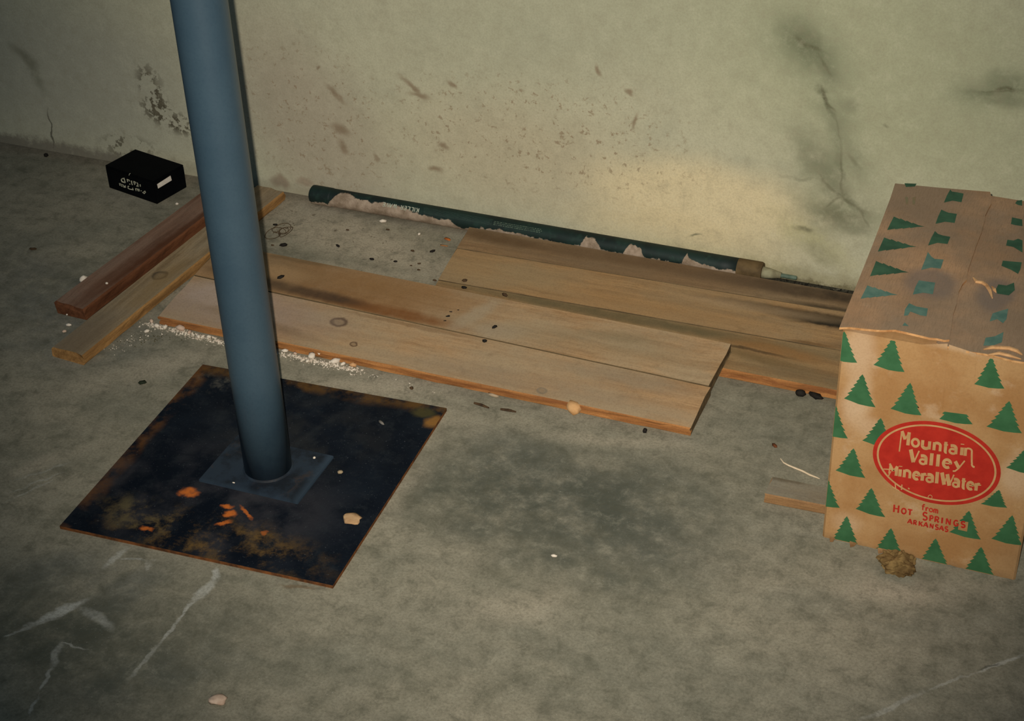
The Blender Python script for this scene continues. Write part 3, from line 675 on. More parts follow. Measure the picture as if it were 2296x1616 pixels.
Minv = (Matrix.Translation((A0.x, A0.y, 0)) @ Matrix.Rotation(ang-.02, 4, 'Z'))
def bs(px, py):
    N = Minv.to_3x3() @ Vector((1, 0, 0)); P = Minv @ Vector((bw+.0004, 0, 0)); h = Minv.inverted() @ hit(px, py, P, N); return h
bm = prism_bm([bs(382, 393.5), bs(385, 404), bs(354.5, 422.5), bs(352, 413)], (1, 0, 0), .0003)
o = link('label', bm, plain('white_label', (226, 214, 200), .7, (204, 190, 176), 90), r_); tag(o, 'white paper label on the end')

# ------------------------------------------------------------------ the mineral water carton
BXL, BXR, BY0, BY1, BH = -.3215, -.0360, 1.8895, 2.340, .3745
r_ = empty('cardboard_box', (BXL, BY0, 0))
tag(r_, 'kraft cardboard carton printed with green fir trees and a red oval, at the right', 'box')
def kraft(name, base, dark, worn, dirt=0.0, seed=0):
    n = NT(name, .85, .15); wv = n.warp(.03, 14)
    c = n.mix(n.rng(n.noise(9, 6, .62), .36, .66), lin(*base), lin(*dark))
    c = n.mix(n.math('MULTIPLY', n.rng(n.noise(17, 5, .65, n.mapping(loc=(seed, 0, 1))), .56, .72), .45), c, lin(*worn))
    if dirt:
        c = n.mix(n.math('MULTIPLY', n.rng(n.noise(6, 6, .6, n.mapping(loc=(2, seed, 1), sc=(1, 1, 1))), .34, .62), dirt), c, lin(126, 110, 92))
        tw = n.noise(3, 2, .5, n.mapping(sc=(260, 18, 1)))
        c = n.mix(n.math('MULTIPLY', n.rng(tw, .45, .7), .35), c, lin(116, 96, 74))
        for q in ((2080,640,.038,.042),(2230,660,.026,.05)):
            h = hit(q[0], q[1], (0, 0, BH+.004), (0, 0, 1)); c = n.mix(n.math('MULTIPLY', n.blob((h.x-BXL, h.y-BY0, .38), (0, 0, 0), (q[2], q[3], .2), .35, wv), .65), c, lin(110, 98, 90))
    else:
        for q in ((1925,790,30,50,.6),(1920,900,26,50,.7),(1950,960,25,20,.5),(1900,1170,30,20,.35),(2280,1070,30,40,.6),(2160,780,60,12,.5)):
            h = hit(q[0], q[1], (0, BY0, 0), (0, 1, 0)); c = n.mix(n.math('MULTIPLY', n.blob((h.x-BXL, 0, h.z), (0, 0, 0), (q[2]*.00068, .2, q[3]*.00082), .6, wv), q[4]), c, lin(*worn))
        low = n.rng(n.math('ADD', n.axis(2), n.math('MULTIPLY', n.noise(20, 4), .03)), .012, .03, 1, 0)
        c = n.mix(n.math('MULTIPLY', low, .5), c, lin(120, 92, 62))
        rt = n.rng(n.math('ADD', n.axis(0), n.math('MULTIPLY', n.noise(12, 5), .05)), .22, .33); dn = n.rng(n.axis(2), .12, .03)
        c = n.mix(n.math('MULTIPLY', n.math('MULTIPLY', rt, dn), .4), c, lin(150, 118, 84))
    g = n.noise(280, 3, .7)
    c = n.mix(n.math('MULTIPLY', n.rng(g, .4, .75), .2), c, lin(*[q*.72 for q in dark]))
    n.color(c); n.bump(n.math('ADD', n.noise(12, 5), n.math('MULTIPLY', g, .15)), .25, .002)
    return n.m
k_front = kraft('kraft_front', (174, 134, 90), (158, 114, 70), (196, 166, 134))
k_top = kraft('kraft_top', (176, 138, 104), (156, 120, 88), (176, 146, 118), .7, 3)
k_edge = plain('kraft_edge', (206, 156, 104), .9, (160, 110, 66), 80)
BW, BD = BXR-BXL, BY1-BY0
# body: walls, creased corners and a ragged lower edge
bm = bmesh.new(); nx, ny = 46, 40
def ring_pts():
    pts = []
    e = .003
    for i in range(nx+1): pts.append((e+(BW-2*e)*i/nx, 0))
    for i in range(ny+1): pts.append((BW, e+(BD-2*e)*i/ny))
    for i in range(nx+1): pts.append((BW-e-(BW-2*e)*i/nx, BD))
    for i in range(ny+1): pts.append((0, BD-e-(BD-2*e)*i/ny))
    return pts
rp = ring_pts(); prev = None
for z in (0.0, .004, .01, .03, .1, .2, .3, .36, BH-.004, BH):
    row = []
    for x, y in rp:
        zz = z
        if z == 0: zz = max(0, .003*mnoise.noise(Vector((x*60, y*60, 1))))
        row.append(bm.verts.new((x, y, zz)))
    if prev:
        for k in range(len(rp)):
            k2 = (k+1) % len(rp); bm.faces.new((prev[k], prev[k2], row[k2], row[k]))
    prev = row
bm.faces.new(prev)
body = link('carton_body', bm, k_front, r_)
def on_front(off):
    def f(px, py):
        h = hit(px, py, (0, BY0-off, 0), (0, 1, 0)); return Vector((h.x-BXL, -off, h.z))
    return f
# fir trees: tiers of ragged branches, spanned between measured apex and base corners
rt_ = random.Random(3)
TREE = [(0, 1.0), (.10, .86), (.075, .84), (.17, .72), (.125, .70), (.24, .57), (.19, .56), (.32, .41), (.25, .40), (.40, .25), (.33, .245), (.50, .03), (.28, .0), (-.02, -.015), (-.28, .02), (-.50, .045), (-.34, .225), (-.41, .25), (-.26, .38), (-.33, .41), (-.19, .54), (-.25, .57), (-.13, .69), (-.175, .72), (-.075, .83), (-.10, .86)]
green = plain('green_print', (58, 100, 64), .8, (48, 88, 54), 40)
ZB = .0015
def tree(ax, ay, lx, ly, rx, ry, clip=None):
    f = on_front(.0005); A, L_, R_ = f(ax, ay), f(lx, ly), f(rx, ry)
    pts = []
    for u, v in TREE:
        b = L_.lerp(R_, u+.5 - 0); base_mid = L_.lerp(R_, .5)
        # straight from base line towards the apex
        p = base_mid + (A-base_mid)*v + (R_-L_)*u
        pts.append((p.x, p.z))
    lo_x, hi_x, lo_z, hi_z = .001, BW-.001, ZB, BH-.002
    if clip:
        if 'x0' in clip: lo_x = max(lo_x, f(clip['x0'], ay).x)
        if 'x1' in clip: hi_x = min(hi_x, f(clip['x1'], ay).x)
        if 'z1' in clip: hi_z = min(hi_z, f(*clip['z1']).z)
    for ax_, lim, sgn in ((0, lo_x, 1), (0, hi_x, -1), (1, lo_z, 1), (1, hi_z, -1)):
        out = []
        for i in range(len(pts)):
            p, q = pts[i-1], pts[i]; ip, iq = (p[ax_]-lim)*sgn >= 0, (q[ax_]-lim)*sgn >= 0
            if ip != iq:
                t = (lim-p[ax_])/(q[ax_]-p[ax_]); out.append((p[0]+(q[0]-p[0])*t, p[1]+(q[1]-p[1])*t))
            if iq: out.append(q)
        pts = out
    if len(pts) < 3: return
    return flat('printed_tree', [(x, -.0005, z) for x, z in pts], green, r_)
for t in [(1893,742,1862,805,1922,815),(2003,757,1958,821,2028,836),(1934,839,1892,896,1963,915),(2041,858,1996,919,2066,933),(2142,880,2106,942,2181,953,{'z1': (2142, 924)}),
          (2223,800,2184,864,2252,873,{'x0': 2193}),(2263,899,2211,959,2291,973),(1872,906,1832,970,1901,985),(1975,937,1933,990,2004,1008),(1914,1005,1873,1057,1940,1073),
          (1855,1073,1812,1128,1883,1140),(1954,1094,1918,1143,1985,1161),(1899,1157,1864,1212,1927,1228),(1998,1184,1960,1234,2027,1252),(2098,1207,2062,1258,2130,1276),(2200,1226,2160,1280,2232,1296),
          (2173,1145,2128,1195,2199,1211),(2240,1098,2198,1131,2258,1139),(2270,1155,2222,1210,2292,1224),(2298,1008,2255,1050,2322,1066)]:
    tree(*t)
for i in range(4):
    for j in range(4):
        cy_, cz_ = .045 + .105*j + .05*(i % 2), .02 + .088*i
        if cy_ < BD-.04: flat('printed_tree', [(-.0005, cy_-u*.048, cz_+v*.062) for u, v in TREE], green, r_)
# pale kraft tape strips
tapem = plain('kraft_tape', (180, 138, 94), .8, (168, 126, 82), 30)
def on_front_poly(name, pts, off, th, mat, parent=r_):
    f = on_front(off); return link(name, prism_bm([f(*p) for p in pts], (0, -1, 0), th), mat, parent)
on_front_poly('tape', [(2128,772),(2189,792),(2181,926),(2170,929),(2116,922)], .0004, .0004, k_front)
on_front_poly('tape', [(2066,772),(2125,770),(2113,921),(2058,915)], .0002, .0003, k_front)
# red oval: rim, kraft line, field
redm = plain('red_print', (176, 42, 28), .75, (160, 34, 22), 50); lightp = plain('unprinted_kraft', (190, 146, 98), .85, (174, 130, 84), 60)
oval = [(100,470),(130,330),(220,210),(370,130),(560,85),(800,78),(1030,105),(1240,170),(1440,280),(1600,405),(1710,545),(1755,690),(1745,830),(1680,960),(1560,1065),(1400,1135),(1200,1170),(1000,1165),(800,1120),(600,1045),(420,950),(270,835),(170,710),(115,590)]
def R4(x, y): return 1940 + x/1905*330, 930 + y/1616*280
fO = on_front(0); cpts = [fO(*R4(*p)) for p in oval]
xs_ = [p.x for p in cpts]; zs_ = [p.z for p in cpts]
OX, OZ, ORX, ORZ = (max(xs_)+min(xs_))/2, (max(zs_)+min(zs_))/2, (max(xs_)-min(xs_))/2, (max(zs_)-min(zs_))/2
def ell(k1, k2, off, n=72, k0=None):
    bm = bmesh.new()
    o_ = [bm.verts.new((OX+(ORX-k1)*math.cos(2*math.pi*i/n), -off, OZ+(ORZ-k1)*math.sin(2*math.pi*i/n))) for i in range(n)]
    if k2 is None: bm.faces.new(o_)
    else:
        i_ = [bm.verts.new((OX+(ORX-k2)*math.cos(2*math.pi*i/n), -off, OZ+(ORZ-k2)*math.sin(2*math.pi*i/n))) for i in range(n)]
        for i in range(n): bm.faces.new((o_[i], o_[(i+1) % n], i_[(i+1) % n], i_[i]))
    return bm
emb = link('oval_emblem', ell(0, None, .0009), redm, r_); tag(emb, 'red oval emblem with kraft coloured lettering')
link('oval_line', ell(.0058, .0086, .0012), lightp, emb)
STEP = [0]
def text_place(off):
    STEP[0] = (STEP[0]+1) % 9; f = on_front(off+STEP[0]*.00005); return lambda x, y: f(*R4(x, y))
def line(bm, glyphs, x0, y0, slope, weight, off, up=(.09, -1)):
    for g, a, b, y_0, y_1 in glyphs:
        for pts, k in GL[g]:
            pl = text_place(off)
            P = []
            for u, v in pts:
                s = a+(b-a)*u; t = y_0+(y_1-y_0)*v
                P.append((s + up[0]*t, y0 + slope*(s-x0) + up[1]*t))
            ribbon(bm, P, weight*k, pl)
bm = bmesh.new()
line(bm, [('M', 455, 560, 0, 165)], 545, 392, .185, 40, .0012)
line(bm, [('o', 590, 700, 0, 108), ('u', 722, 846, 0, 104), ('n', 872, 985, 0, 104), ('t', 1005, 1072, 0, 100), ('a', 1075, 1195, 0, 104), ('i', 1212, 1280, 0, 108), ('N', 1275, 1395, 0, 106)], 545, 396, .178, 40, .0012)
o = link('lettering', bm, lightp, emb); tag(o, 'kraft coloured word Mountain')
bm = bmesh.new()
line(bm, [('V', 568, 690, 0, 160), ('a', 690, 805, 0, 108), ('l', 820, 880, 0, 104), ('l', 905, 965, 0, 104), ('e', 988, 1120, 0, 112), ('y', 1128, 1268, 0, 112)], 625, 615, .165, 40, .0012)
o = link('lettering', bm, lightp, emb); tag(o, 'kraft coloured word Valley')
bm = bmesh.new()
line(bm, [('m2', 290, 410, 0, 120)], 400, 788, .185, 36, .0012)
line(bm, [('i', 412, 480, 0, 100), ('n', 488, 590, 0, 98), ('e', 605, 710, 0, 98), ('r', 722, 790, 0, 98), ('a', 778, 888, 0, 98), ('l', 885, 960, 0, 98), ('W', 980, 1138, 0, 150), ('a', 1120, 1225, 0, 100), ('t', 1235, 1305, 0, 96), ('e', 1305, 1410, 0, 98), ('r', 1418, 1488, 0, 98)], 400, 788, .185, 39, .0012)
o = link('lettering', bm, lightp, emb); tag(o, 'kraft coloured words Mineral Water')
bm = bmesh.new()
pl = text_place(.0012)
ribbon(bm, [(235, 700), (330, 705), (385, 722)], 14, pl); pl = text_place(.0012); ribbon(bm, [(318, 628), (352, 720)], 26, pl); pl = text_place(.0012); ribbon(bm, [(330, 730), (300, 790)], 16, pl)
ribbon(bm, [(385, 870), (395, 960)], 14, pl); pl = text_place(.0012); ribbon(bm, [(350, 930), (440, 980)], 12, pl); ribbon(bm, [(475, 900), (470, 970)], 16, pl); ribbon(bm, [(555, 945), (572, 960)], 16, pl)
ribbon(bm, [(840+26*math.cos(a*.5236), 1062+26*math.sin(a*.5236)) for a in range(13)], 8, pl)
o = link('print_scuffs', bm, lightp, emb); tag(o, None, None, None, 'stuff')
bm = bmesh.new()
line(bm, [('f', 722, 775, 0, 52), ('r', 778, 820, 0, 48), ('o', 822, 876, 0, 50), ('mm', 884, 938, 0, 50)], 735, 1230, .23, 18, .0012)
o = link('lettering', bm, redm, r_); tag(o, 'small red word from')
bm = bmesh.new()
line(bm, [('H', 360, 435, 0, 95), ('O', 462, 530, 0, 72), ('T', 545, 606, 0, 72)], 400, 1262, .19, 23, .0012)
o = link('lettering', bm, redm, r_); tag(o, 'red word Hot')
bm = bmesh.new()
line(bm, [('S', 735, 805, 0, 98), ('P', 828, 880, 0, 74), ('R', 893, 955, 0, 74), ('I', 972, 1012, 0, 74), ('Nc', 1040, 1105, 0, 74), ('G', 1140, 1205, 0, 74), ('S', 1232, 1295, 0, 76)], 735, 1352, .195, 23, .0012)
o = link('lettering', bm, redm, r_); tag(o, 'red word Springs')
bm = bmesh.new()
line(bm, [('A', 545, 605, 0, 60), ('R', 620, 665, 0, 58), ('K', 690, 742, 0, 58), ('A', 752, 810, 0, 62), ('Nc', 832, 880, 0, 58), ('S', 900, 948, 0, 60), ('A', 955, 1012, 0, 60), ('S', 1025, 1072, 0, 62)], 545, 1400, .215, 19, .0012)
o = link('lettering', bm, redm, r_); tag(o, 'small red word Arkansas')
# kraft patch that masks the tree behind the word
fO2 = lambda x, y: on_front(.0006)(*R4(x, y))
link('print_patch', prism_bm([fO2(1215, 1372), fO2(1335, 1385), fO2(1318, 1508), fO2(1200, 1482)], (0, -1, 0), .0002), k_front, r_)
# lids: right-hand flap below, left-hand flap on top, torn where they meet
def on_top(z):
    def f(px, py):
        h = hit(px, py, (0, 0, z), (0, 0, 1)); return Vector((h.x-BXL, h.y-BY0, z))
    return f
split = [(2129,761),(2133,735),(2137,705),(2145,680),(2150,653),(2158,637),(2168,626),(2170,607),(2179,580),(2188,553),(2201,520),(2208,493),(2209,483),(2217,466),(2223,456),(2224,445),(2220,430)]
def flap(name, outline, z, th, mats):
    bm = prism_bm(outline, (0, 0, 1), th)
    for f in bm.faces: f.material_index = 0 if abs(f.normal.z) > .5 else 1
    bmesh.ops.recalc_face_normals(bm, faces=bm.faces)
    for f in bm.faces: f.material_index = 0 if abs(f.normal.z) > .7 else 1
    return link(name, bm, mats, r_)
ft = on_top(BH+.0075)
front_left = [(1882,734),(1905,733),(1940,737),(1975,740),(2007,739),(2030,744),(2060,751),(2085,757),(2100,758),(2118,762)]
leftp = [ft(*p) for p in front_left+split] + [ft(2100, 420), ft(2007, 411), ft(1996, 445), ft(1958, 545), ft(1920, 640)]
flap('flap', leftp, BH, -.0035, [k_top, k_edge])
ft2 = on_top(BH+.0035)
rightp = [Vector((.128, .004, BH+.0035)), Vector((.17, -.001, BH+.0035)), Vector((.20, .001, BH+.0035)), Vector((.23, -.003, BH+.0035)), Vector((BW+.001, -.001, BH+.0035)), Vector((BW+.001, BD, BH+.0035)), Vector((.118, BD+.004, BH+.0035)), Vector((.10, BD*.5, BH+.0035))]
flap('flap', rightp, BH, -.0033, [k_top, k_edge])
# green print on the lids
greent = plain('faded_green_print', (60, 92, 68), .85, (48, 76, 56), 40); greenf = plain('worn_green_print', (92, 118, 104), .9, (74, 104, 92), 60)
def Z6(x, y): return 1820 + x/1831*476, 380 + y/1616*420
def top_print(polys, z, mat):
    f = on_top(z)
    for p in polys:
        flat('printed_tree', [f(*Z6(*q)) for q in p], mat, r_)
def side_tree(t, b, a):   # top and bottom base corners, apex: a fir lying on its side, ragged edges
    t, b, a = Vector(t), Vector(b), Vector(a); o_ = []
    for k, (x, y) in enumerate(((0, 1), (.2, .72), (.22, .82), (.4, .5), (.42, .6), (.6, .3), (.62, .38), (.8, .12), (1, 0))):
        m = t.lerp(b, .5).lerp(a, x); o_.append(m + (t-b)*.5*y)
    p = o_[:]
    for k, (x, y) in reversed(list(enumerate(((0, 1), (.2, .7), (.22, .78), (.4, .52), (.42, .6), (.6, .32), (.62, .4), (.8, .14))))):
        m = t.lerp(b, .5).lerp(a, x); p.append(m - (t-b)*.5*y)
    return [(q.x, q.y) for q in p]
ZT = BH+.0080
top_print([side_tree((708,405),(650,522),(975,492)), side_tree((625,585),(570,708),(905,665)), side_tree((555,788),(503,920),(840,886)),
           [(1195,172),(1210,190),(1250,195),(1310,207),(1292,282),(1215,268),(1140,285),(1165,225)], [(1118,345),(1150,360),(1180,372),(1252,382),(1233,460),(1150,450),(1068,468),(1090,405)],
           [(1063,530),(1090,555),(1130,568),(1196,580),(1172,642),(1085,632),(1003,655),(1030,590)], [(800,118),(905,122),(890,146),(812,150)]], ZT, greent)
top_print([side_tree((480,998),(422,1115),(745,1080)), [(1002,710),(1032,750),(1060,770),(1138,776),(1112,855),(1030,845),(943,867),(975,785)], [(925,955),(990,965),(1065,975),(1045,1075),(960,1062),(872,1078),(895,1010)],
           [(840,1152),(900,1180),(1002,1198),(990,1265),(940,1258),(880,1235),(850,1225),(830,1258),(795,1262),(805,1205)], [(802,1318),(815,1330),(838,1350),(782,1346)]], ZT, greenf)
top_print([[(805,235),(830,238),(832,300),(812,298)], [(870,240),(900,232),(890,305),(868,300)]], ZT, plain('rubbed_print', (120, 112, 84), .9, (130, 108, 80), 50))
top_print([[(1770,268),(1815,262),(1815,312),(1780,305),(1755,292)], [(1728,412),(1815,430),(1818,488),(1760,480),(1718,470)], [(1688,605),(1740,612),(1780,596),(1818,610),(1818,716),(1740,668),(1676,655)],
           [(1648,785),(1720,792),(1812,800),(1800,860),(1780,900),(1720,865),(1636,830)], [(1610,990),(1680,1000),(1745,975),(1752,1040),(1700,1085),(1600,1070),(1590,1030)]], BH+.0040, greent)
top_print([[(1560,1240),(1640,1215),(1695,1200),(1680,1290),(1650,1325),(1600,1290),(1535,1310)], [(1500,1450),(1580,1438),(1655,1400),(1640,1490),(1570,1515),(1480,1520)]], BH+.0040, greenf)
# torn curls of paper on the right-hand lid and along the lower edge
tornm = plain('torn_paper', (204, 158, 110), .9, (168, 122, 80), 60)
f4 = on_top(BH+.0045)
def curl(pts, rad, name='torn_edge'):
    link(name, tube_bm([f4(*p) for p in pts], rad, 6, None, [.3]+[1]*(len(pts)-2)+[.3]), tornm, r_)
curl([(2182,622),(2190,632),(2202,634),(2212,640),(2220,652),(2225,668)], .0028); curl([(2224,642),(2230,650),(2233,655)], .0028)
curl([(2205,783),(2225,779),(2245,780),(2262,781),(2280,787),(2292,795)], .0030); curl([(2215,795),(2240,792),(2262,797),(2290,805)], .0026)
k_edge2 = plain('dirty_torn_edge', (150, 112, 74), .9, (112, 80, 50), 60)
f0 = on_front(.0006); rnd = random.Random(9)
for px in (1860,1905,1968,1980,1994,2030,2040):
    z_ = f0(px, 1200+(px-1845)*.2); x = z_.x; bm = bmesh.new(); l = rnd.uniform(.006, .012)
    bm.faces.new([bm.verts.new(q) for q in ((x, -.001, .004), (x+l, -.0012, .0035), (x+l*.8, -.006-rnd.random()*.004, .0008), (x+l*.3, -.008-rnd.random()*.005, .0005))])
    e = bmesh.ops.extrude_face_region(bm, geom=bm.faces[:]); bmesh.ops.translate(bm, verts=[v for v in e['geom'] if isinstance(v, bmesh.types.BMVert)], vec=(0, 0, .0006))
    link('torn_edge', bm, k_edge2, r_)

# ------------------------------------------------------------------ litter
litter_dark = plain('dark_pellet', (34, 28, 22), .8, (18, 16, 14), 120, .2, .2)
litter_brown = plain('brown_pellet', (84, 62, 40), .85, (52, 38, 26), 120, .2, .2)
white = plain('white_plaster', (226, 212, 194), .9, (200, 182, 164), 80, .1, .3)
pinkish = plain('pink_plaster', (206, 178, 156), .9, (176, 146, 124), 80, .1, .3)
def bit(name, px, py, rx, ry, rz, rot, mat, label, cat, group=None, surf='f', amp=.3, seed=0, sub=2):
    z = {'f': 0, 's': .006, 'c': .019}.get(surf)
    if surf == 't': q = hit(px, py, PT, NRM)
    elif surf == 'tb': q = hit(px, py, PT-NRM*.0033, NRM)
    else: q = fp(px, py, z)
    o = link(name, lump_bm(rx, ry, rz, sub, amp, seed), mat, None, q, (TILT if surf in ('t', 'tb') else 0, 0, rot), True)
    tag(o, label, cat, group); return o
# pellets that nothing tells apart share a label per place
for i, (px, py, l, r) in enumerate([(618,506,.006,.3),(636,553,.010,.3),(758,554,.007,-.5),(834,583,.006,0),(887,588,.005,.2),(970,566,.007,.9),(925,564,.005,.1),(975,630,.005,0),(940,592,.004,.5),(780,517,.004,.2),(870,516,.005,0),(611,551,.004,0),(922,596,.003,.3),(939,606,.004,.2)]):
    bit('pellet', px, py, l, l*.5, l*.42, r, litter_dark if i < 6 else litter_brown, 'small dark pellet on the bare concrete between the green tube and the brown plank', 'debris', 'pellets on the bare concrete strip', 'f', .35, i, 1)
for i, (px, py, l, r, s) in enumerate([(630,625,.009,.9,'tb'),(1012,702,.005,.3,'tb'),(1005,712,.006,.6,'tb'),(998,722,.005,.2,'tb'),(1000,732,.004,.2,'tb'),(1028,698,.005,.1,'tb'),(990,704,.004,.5,'tb')]):
    bit('pellet', px, py, l, l*.5, l*.42, r, litter_dark, 'small dark pellet on top of the brown stained plank behind the column', 'debris', 'pellets on the stained plank', s, .35, 20+i, 1)
bit('pellet', 1042, 631, .006, .004, .003, .2, litter_brown, 'dark pellet behind another at the left end of the pale board', 'debris', None, 'c', .3, 31, 1)
bit('pellet', 1041, 647, .0065, .0035, .003, .1, litter_dark, 'oval black pellet at the back left corner of the pale board', 'debris', None, 'c', .2, 32, 1)
bit('pellet', 1132, 663, .0075, .0038, .003, -.4, litter_brown, 'brown pellet near the back edge of the pale board', 'debris', None, 't', .4, 33, 1)
bit('pellet', 1109, 736, .0065, .003, .003, 1.1, litter_dark, 'narrow dark pellet in the middle of the pale board', 'debris', None, 't', .4, 34, 1)
bit('pellet', 1087, 767, .005, .004, .003, .4, litter_dark, 'round dark pellet on the front floorboard just ahead of its seam', 'debris', None, 't', .3, 35, 1)
o = bit('seed_pod', 1801, 873, .0095, .007, .006, .1, litter_dark, 'round black pod against the orange front edge of the wall board near the carton', 'debris', None, 'f', .25, 36); o.location.y = WY-.0085
bit('seed_pod', 1829, 893, .013, .0065, .005, -.4, litter_dark, 'crumbled black pod on the concrete beside the carton', 'debris', None, 'f', .5, 37)
bit('pebble', 104, 352, .006, .006, .005, 0, litter_dark, 'black pebble at the foot of the wall far left', 'debris', None, 'f', .2, 38, 1)
bit('chip', 75, 560, .009, .004, .002, .3, litter_brown, 'small brown chip on the dark concrete at the far left', 'debris', None, 'f', .4, 39, 1)
bit('chip', 320, 861, .009, .005, .003, .3, plain('green_black', (40, 46, 30), .8, (24, 30, 18), 90), 'greenish black chip on the concrete above the steel sheet', 'debris', None, 'f', .5, 40, 1)
bit('pellet', 923, 873, .004, .004, .003, 0, litter_brown, 'tiny brown pellet on the concrete between the steel sheet and the front floorboard', 'debris', None, 'f', .3, 41, 1)
bit('pellet', 1446, 969, .004, .005, .005, 0, litter_dark, 'black pellet against the front floorboard near its right corner', 'debris', None, 'f', .3, 42, 1)
bit('plaster_chip', 189, 634, .0085, .0055, .0075, .8, white, 'white plaster chip standing left of the reddish batten', 'plaster chip', None, 'f', .5, 43)
bit('plaster_crumb', 397, 459, .0045, .0035, .003, 0, white, 'white plaster crumb on the floor in front of the black box', 'plaster crumb', None, 'f', .3, 44, 1)
bit('plaster_crumb', 858, 499, .009, .004, .004, .4, white, 'white pointed plaster crumb in front of the green tube', 'plaster crumb', None, 'f', .4, 45, 1)
bit('plaster_crumb', 940, 527, .0035, .0035, .003, .4, white, 'tiny white plaster crumb left of the orange flakes', 'plaster crumb', None, 'f', .4, 46, 1)
bit('plaster_crumb', 240, 637, .0035, .003, .0025, 0, white, 'tiny white plaster crumb on top of the reddish batten', 'plaster crumb', None, 'f', .4, 47, 1).location = fp(240, 637, .0264)
bit('plaster_crumb', 1242, 1248, .006, .003, .0025, .05, white, 'small white plaster crumb alone on the dark concrete smudge', 'plaster crumb', None, 'f', .25, 48, 1)
bit('orange_flake', 1004, 537, .010, .005, .0012, -.3, plain('orange_flake', (196, 108, 48), .8, (160, 84, 36), 80), 'orange paint flake in front of the green tube', 'flake', None, 'f', .4, 49, 1)
bit('orange_flake', 995, 551, .010, .003, .0010, .1, plain('pale_orange_flake', (172, 116, 70), .8, (140, 92, 54), 80), 'paler orange sliver just below the orange flake', 'flake', None, 'f', .4, 50, 1)
bit('wood_chip', 1287, 925, .0165, .0095, .010, -.25, plain('fresh_chip', (206, 160, 110), .85, (176, 130, 84), 50, .2, .3), 'tan wood chip against the front edge of the nearest floorboard', 'wood chip', None, 'f', .5, 51)
bit('bark_chip', 1737, 1001, .0075, .004, .002, -.9, plain('red_brown_chip', (110, 62, 34), .85, (80, 44, 24), 60), 'red-brown bark chip on the concrete left of the carton', 'chip', None, 'f', .4, 52, 1)
bit('paper_flake', 790, 1164, .0165, .0125, .0016, -.35, plain('dry_leaf_flake', (196, 158, 118), .85, (172, 134, 96), 60, .1, .4), 'crumpled tan flake on the right of the steel sheet', 'flake', None, 's', .5, 53)
bit('plaster_crumb', 763, 1061, .0055, .005, .003, 0, plain('grey_crumb', (168, 146, 116), .9, (140, 120, 92), 80), 'round tan crumb on the steel sheet beside the base plate', 'plaster crumb', None, 's', .3, 54, 1)
bit('plaster_flake', 855, 948, .009, .0035, .0015, -.6, plain('grey_flake', (128, 120, 112), .9, (98, 92, 86), 80), 'thin grey flake on the upper right of the steel sheet', 'flake', None, 's', .5, 55, 1)
o = bit('plaster_crumb', 705, 1028, .0028, .0028, .002, 0, white, 'tiny white crumb on the right corner of the column base plate', 'plaster crumb', None, 's', .3, 56, 1); o.location = fp(705, 1028, .012)
o = bit('plaster_crumb', 524, 1083, .003, .0015, .0012, 0, white, 'tiny white splinter on the front left of the column base plate', 'plaster crumb', None, 's', .3, 57, 1); o.location = fp(524, 1083, .012)
bit('rubble_chip', 490, 1574, .012, .010, .004, .4, pinkish, 'pale ring-shaped plaster flake in the foreground at the bottom left', 'plaster chip', None, 'f', .5, 58)
# dark sliver in two lengths
for (a, b, lab) in (((1063, 903), (1096, 914), 'dark brown wood sliver on the concrete before the front floorboard, left piece'), ((1122, 917), (1157, 923), 'dark brown wood sliver on the concrete before the front floorboard, right piece')):
    p, q = fp(*a, .002), fp(*b, .002)
    tag(link('wood_sliver', tube_bm([p, p.lerp(q, .5)+Vector((0, .001, .0)), q], .0026, 6, None, [.7, 1, .5]), litter_brown), lab, 'sliver')
bit('plaster_flake', 1105, 889, .012, .004, .003, -.1, plain('dull_flake', (176, 156, 130), .9, (150, 128, 104), 70), 'pale flake tucked under the front floorboard above the slivers', 'flake', None, 'f', .4, 59, 1)
# white string by the carton
p = [fp(x, y, .0015) for x, y in ((1750,1028),(1757,1037),(1768,1043),(1785,1050),(1800,1056),(1815,1064),(1828,1069),(1838,1073))]
tag(link('string', tube_bm(p, .0014, 6, None, [.5, .8, 1, 1.1, 1.1, 1.1, .9, .4]), plain('white_string', (222, 198, 168), .8, (204, 180, 150), 60)), 'short white string lying on the concrete left of the carton', 'string')
# tangle of brown fibre
pts = []
for i in range(90):
    a = i*.33; rr = .012+.009*math.sin(i*.21); pts.append(Vector((rr*math.cos(a)*(1+.3*math.sin(i*.13)) + .006*math.sin(i*.05), rr*math.sin(a)*1.4 + .012*math.sin(i*.07), .0012+.004*abs(math.sin(i*.37)))))
o = link('fibre_tangle', tube_bm(pts, .0007, 5), plain('brown_fibre', (84, 66, 44), .8, (64, 48, 32), 60)); o.location = fp(630, 522)
tag(o, 'loose tangle of thin brown fibre on the concrete just right of the column', 'fibre')
# dried clump in front of the carton
bm = bmesh.new(); bmesh.ops.create_icosphere(bm, subdivisions=4, radius=1)
for v in bm.verts:
    k = 1 + .35*mnoise.noise(v.co*1.7+Vector((4, 1, 2))) + .22*mnoise.noise(v.co*5+Vector((1, 7, 2))) + .12*mnoise.noise(v.co*11)
    v.co = Vector((v.co.x*.026*k, v.co.y*.022*k, max(v.co.z, -.5)*.017*k))
zm = min(v.co.z for v in bm.verts)
for v in bm.verts: v.co.z -= zm
o = link('dried_clump', bm, plain('dried_matter', (132, 106, 66), .95, (76, 56, 32), 45, .1, .6), None, fp(2013, 1276))
tag(o, 'crumpled brown dried clump on the concrete under the front of the carton', 'debris')
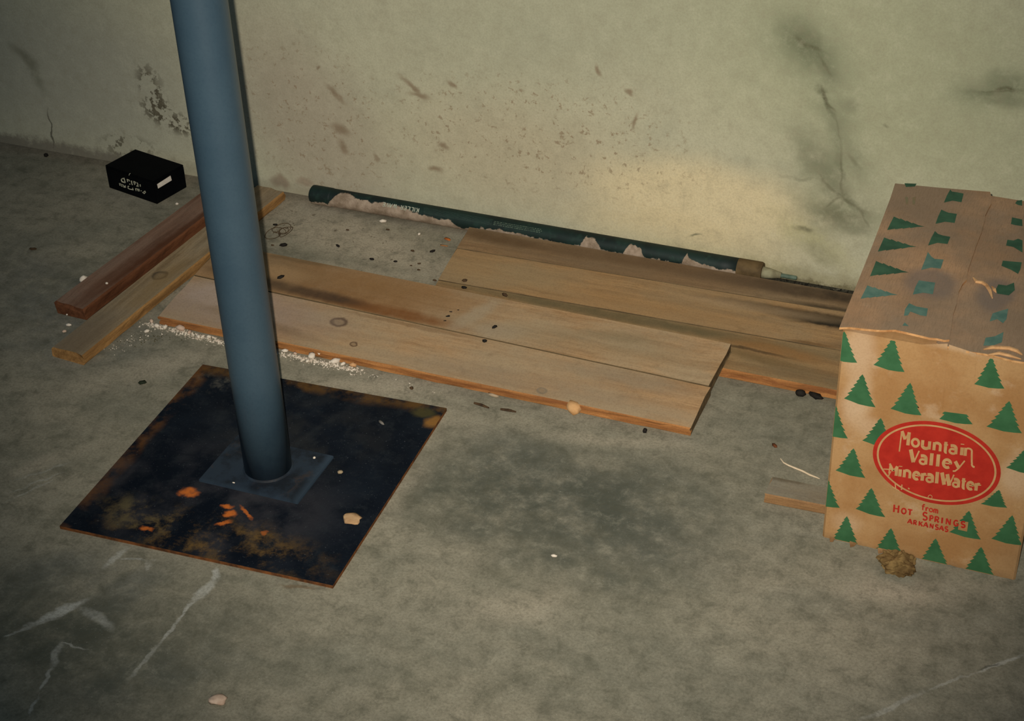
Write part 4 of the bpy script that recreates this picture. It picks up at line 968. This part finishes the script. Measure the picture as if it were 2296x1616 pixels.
# plaster crumbs along the front floorboard: larger ones one by one, the rest as crumbs beyond counting
big = [(405,741,.011),(378,722,.008),(372,735,.007),(340,722,.006),(352,733,.007),(330,745,.006),(425,748,.006),(445,757,.006),(468,758,.006),(490,745,.007),(700,803,.011),(716,797,.008),(728,795,.006),(752,813,.010),(690,812,.006),(662,795,.006),(640,790,.007),(770,818,.006),(360,712,.006),(152,706,.006),(155,731,.006),(145,745,.005)]
for i, (px, py, l) in enumerate(big):
    near = i < 19
    bit('plaster_crumb', px, py, l, l*.62, l*.55, i*.8, white if i % 3 else pinkish, 'white plaster crumb in the spill along the front edge of the nearest floorboard' if near else 'white plaster crumb by the near end of the reddish batten', 'plaster crumb', 'plaster crumbs along the floorboard' if near else 'plaster crumbs by the batten end', 'f', .45, 70+i, 1)
bit('plaster_crumb', 792, 823, .008, .005, .005, .2, plain('orange_crumb', (206, 158, 112), .9, (180, 130, 88), 60), 'tan crumb at the right end of the white plaster spill', 'plaster crumb', None, 'f', .4, 99, 1)
def scatter(name, zones, mat, label, cat, seed):
    rnd = random.Random(seed); bm = bmesh.new()
    for x1, y1, x2, y2, spread, cnt, smin, smax in zones:
        for _ in range(cnt):
            t = rnd.random(); px, py = x1+(x2-x1)*t+rnd.gauss(0, spread), y1+(y2-y1)*t+abs(rnd.gauss(0, spread*.6))
            c_ = fp(px, py); s = rnd.uniform(smin, smax)
            if X0-.01 < c_.x < -.58 and c_.y > Y0-.003: c_.y = Y0-.003-rnd.random()*.012
            vs = [bm.verts.new(c_+Vector((rnd.uniform(-s, s), rnd.uniform(-s, s), z*s))) for z in (0, 0, 0, .9)]
            a, b, c, d = vs
            for f in ((a, b, d), (b, c, d), (c, a, d), (a, c, b)): bm.faces.new(f)
    o = link(name, bm, mat); tag(o, label, cat, None, 'stuff'); return o
scatter('plaster_grit', [(330,722,500,765,9,520,.0008,.0032),(635,790,800,828,8,520,.0008,.0032),(500,765,640,795,6,120,.0008,.0025),(250,780,330,740,12,90,.0006,.002),(800,830,1000,880,8,40,.0006,.0018)], white, 'white plaster grit spilled along the front of the nearest floorboard', 'grit', 4)
scatter('dark_grit', [(300,760,400,745,14,70,.0008,.0024),(240,775,330,742,12,40,.0008,.002)], plain('olive_grit', (88, 80, 56), .9, (60, 54, 38), 80), 'olive dirt crumbs between the tan batten and the white plaster spill', 'grit', 6)
rnd = random.Random(11); bm = bmesh.new()
for _ in range(260):
    x = rnd.uniform(-.615, -.33); y = rnd.uniform(2.569, 2.604); s = rnd.uniform(.001, .0045); hgt = rnd.uniform(.2, 1.0)*.0055
    c_ = Vector((x, y, 0)); vs = [bm.verts.new(c_+Vector((rnd.uniform(-s, s), rnd.uniform(-s, s), 0))) for _ in range(3)] + [bm.verts.new(c_+Vector((rnd.uniform(-s, s)*.6, rnd.uniform(-s, s)*.5, hgt)))]
    a, b, c, d = vs
    for f in ((a, b, d), (b, c, d), (c, a, d), (a, c, b)): bm.faces.new(f)
tag(link('black_dirt', bm, plain('black_dirt', (34, 30, 24), .95, (20, 18, 14), 60)), 'black crumbly dirt packed between the wide board and the wall by the carton', 'dirt', None, 'stuff')
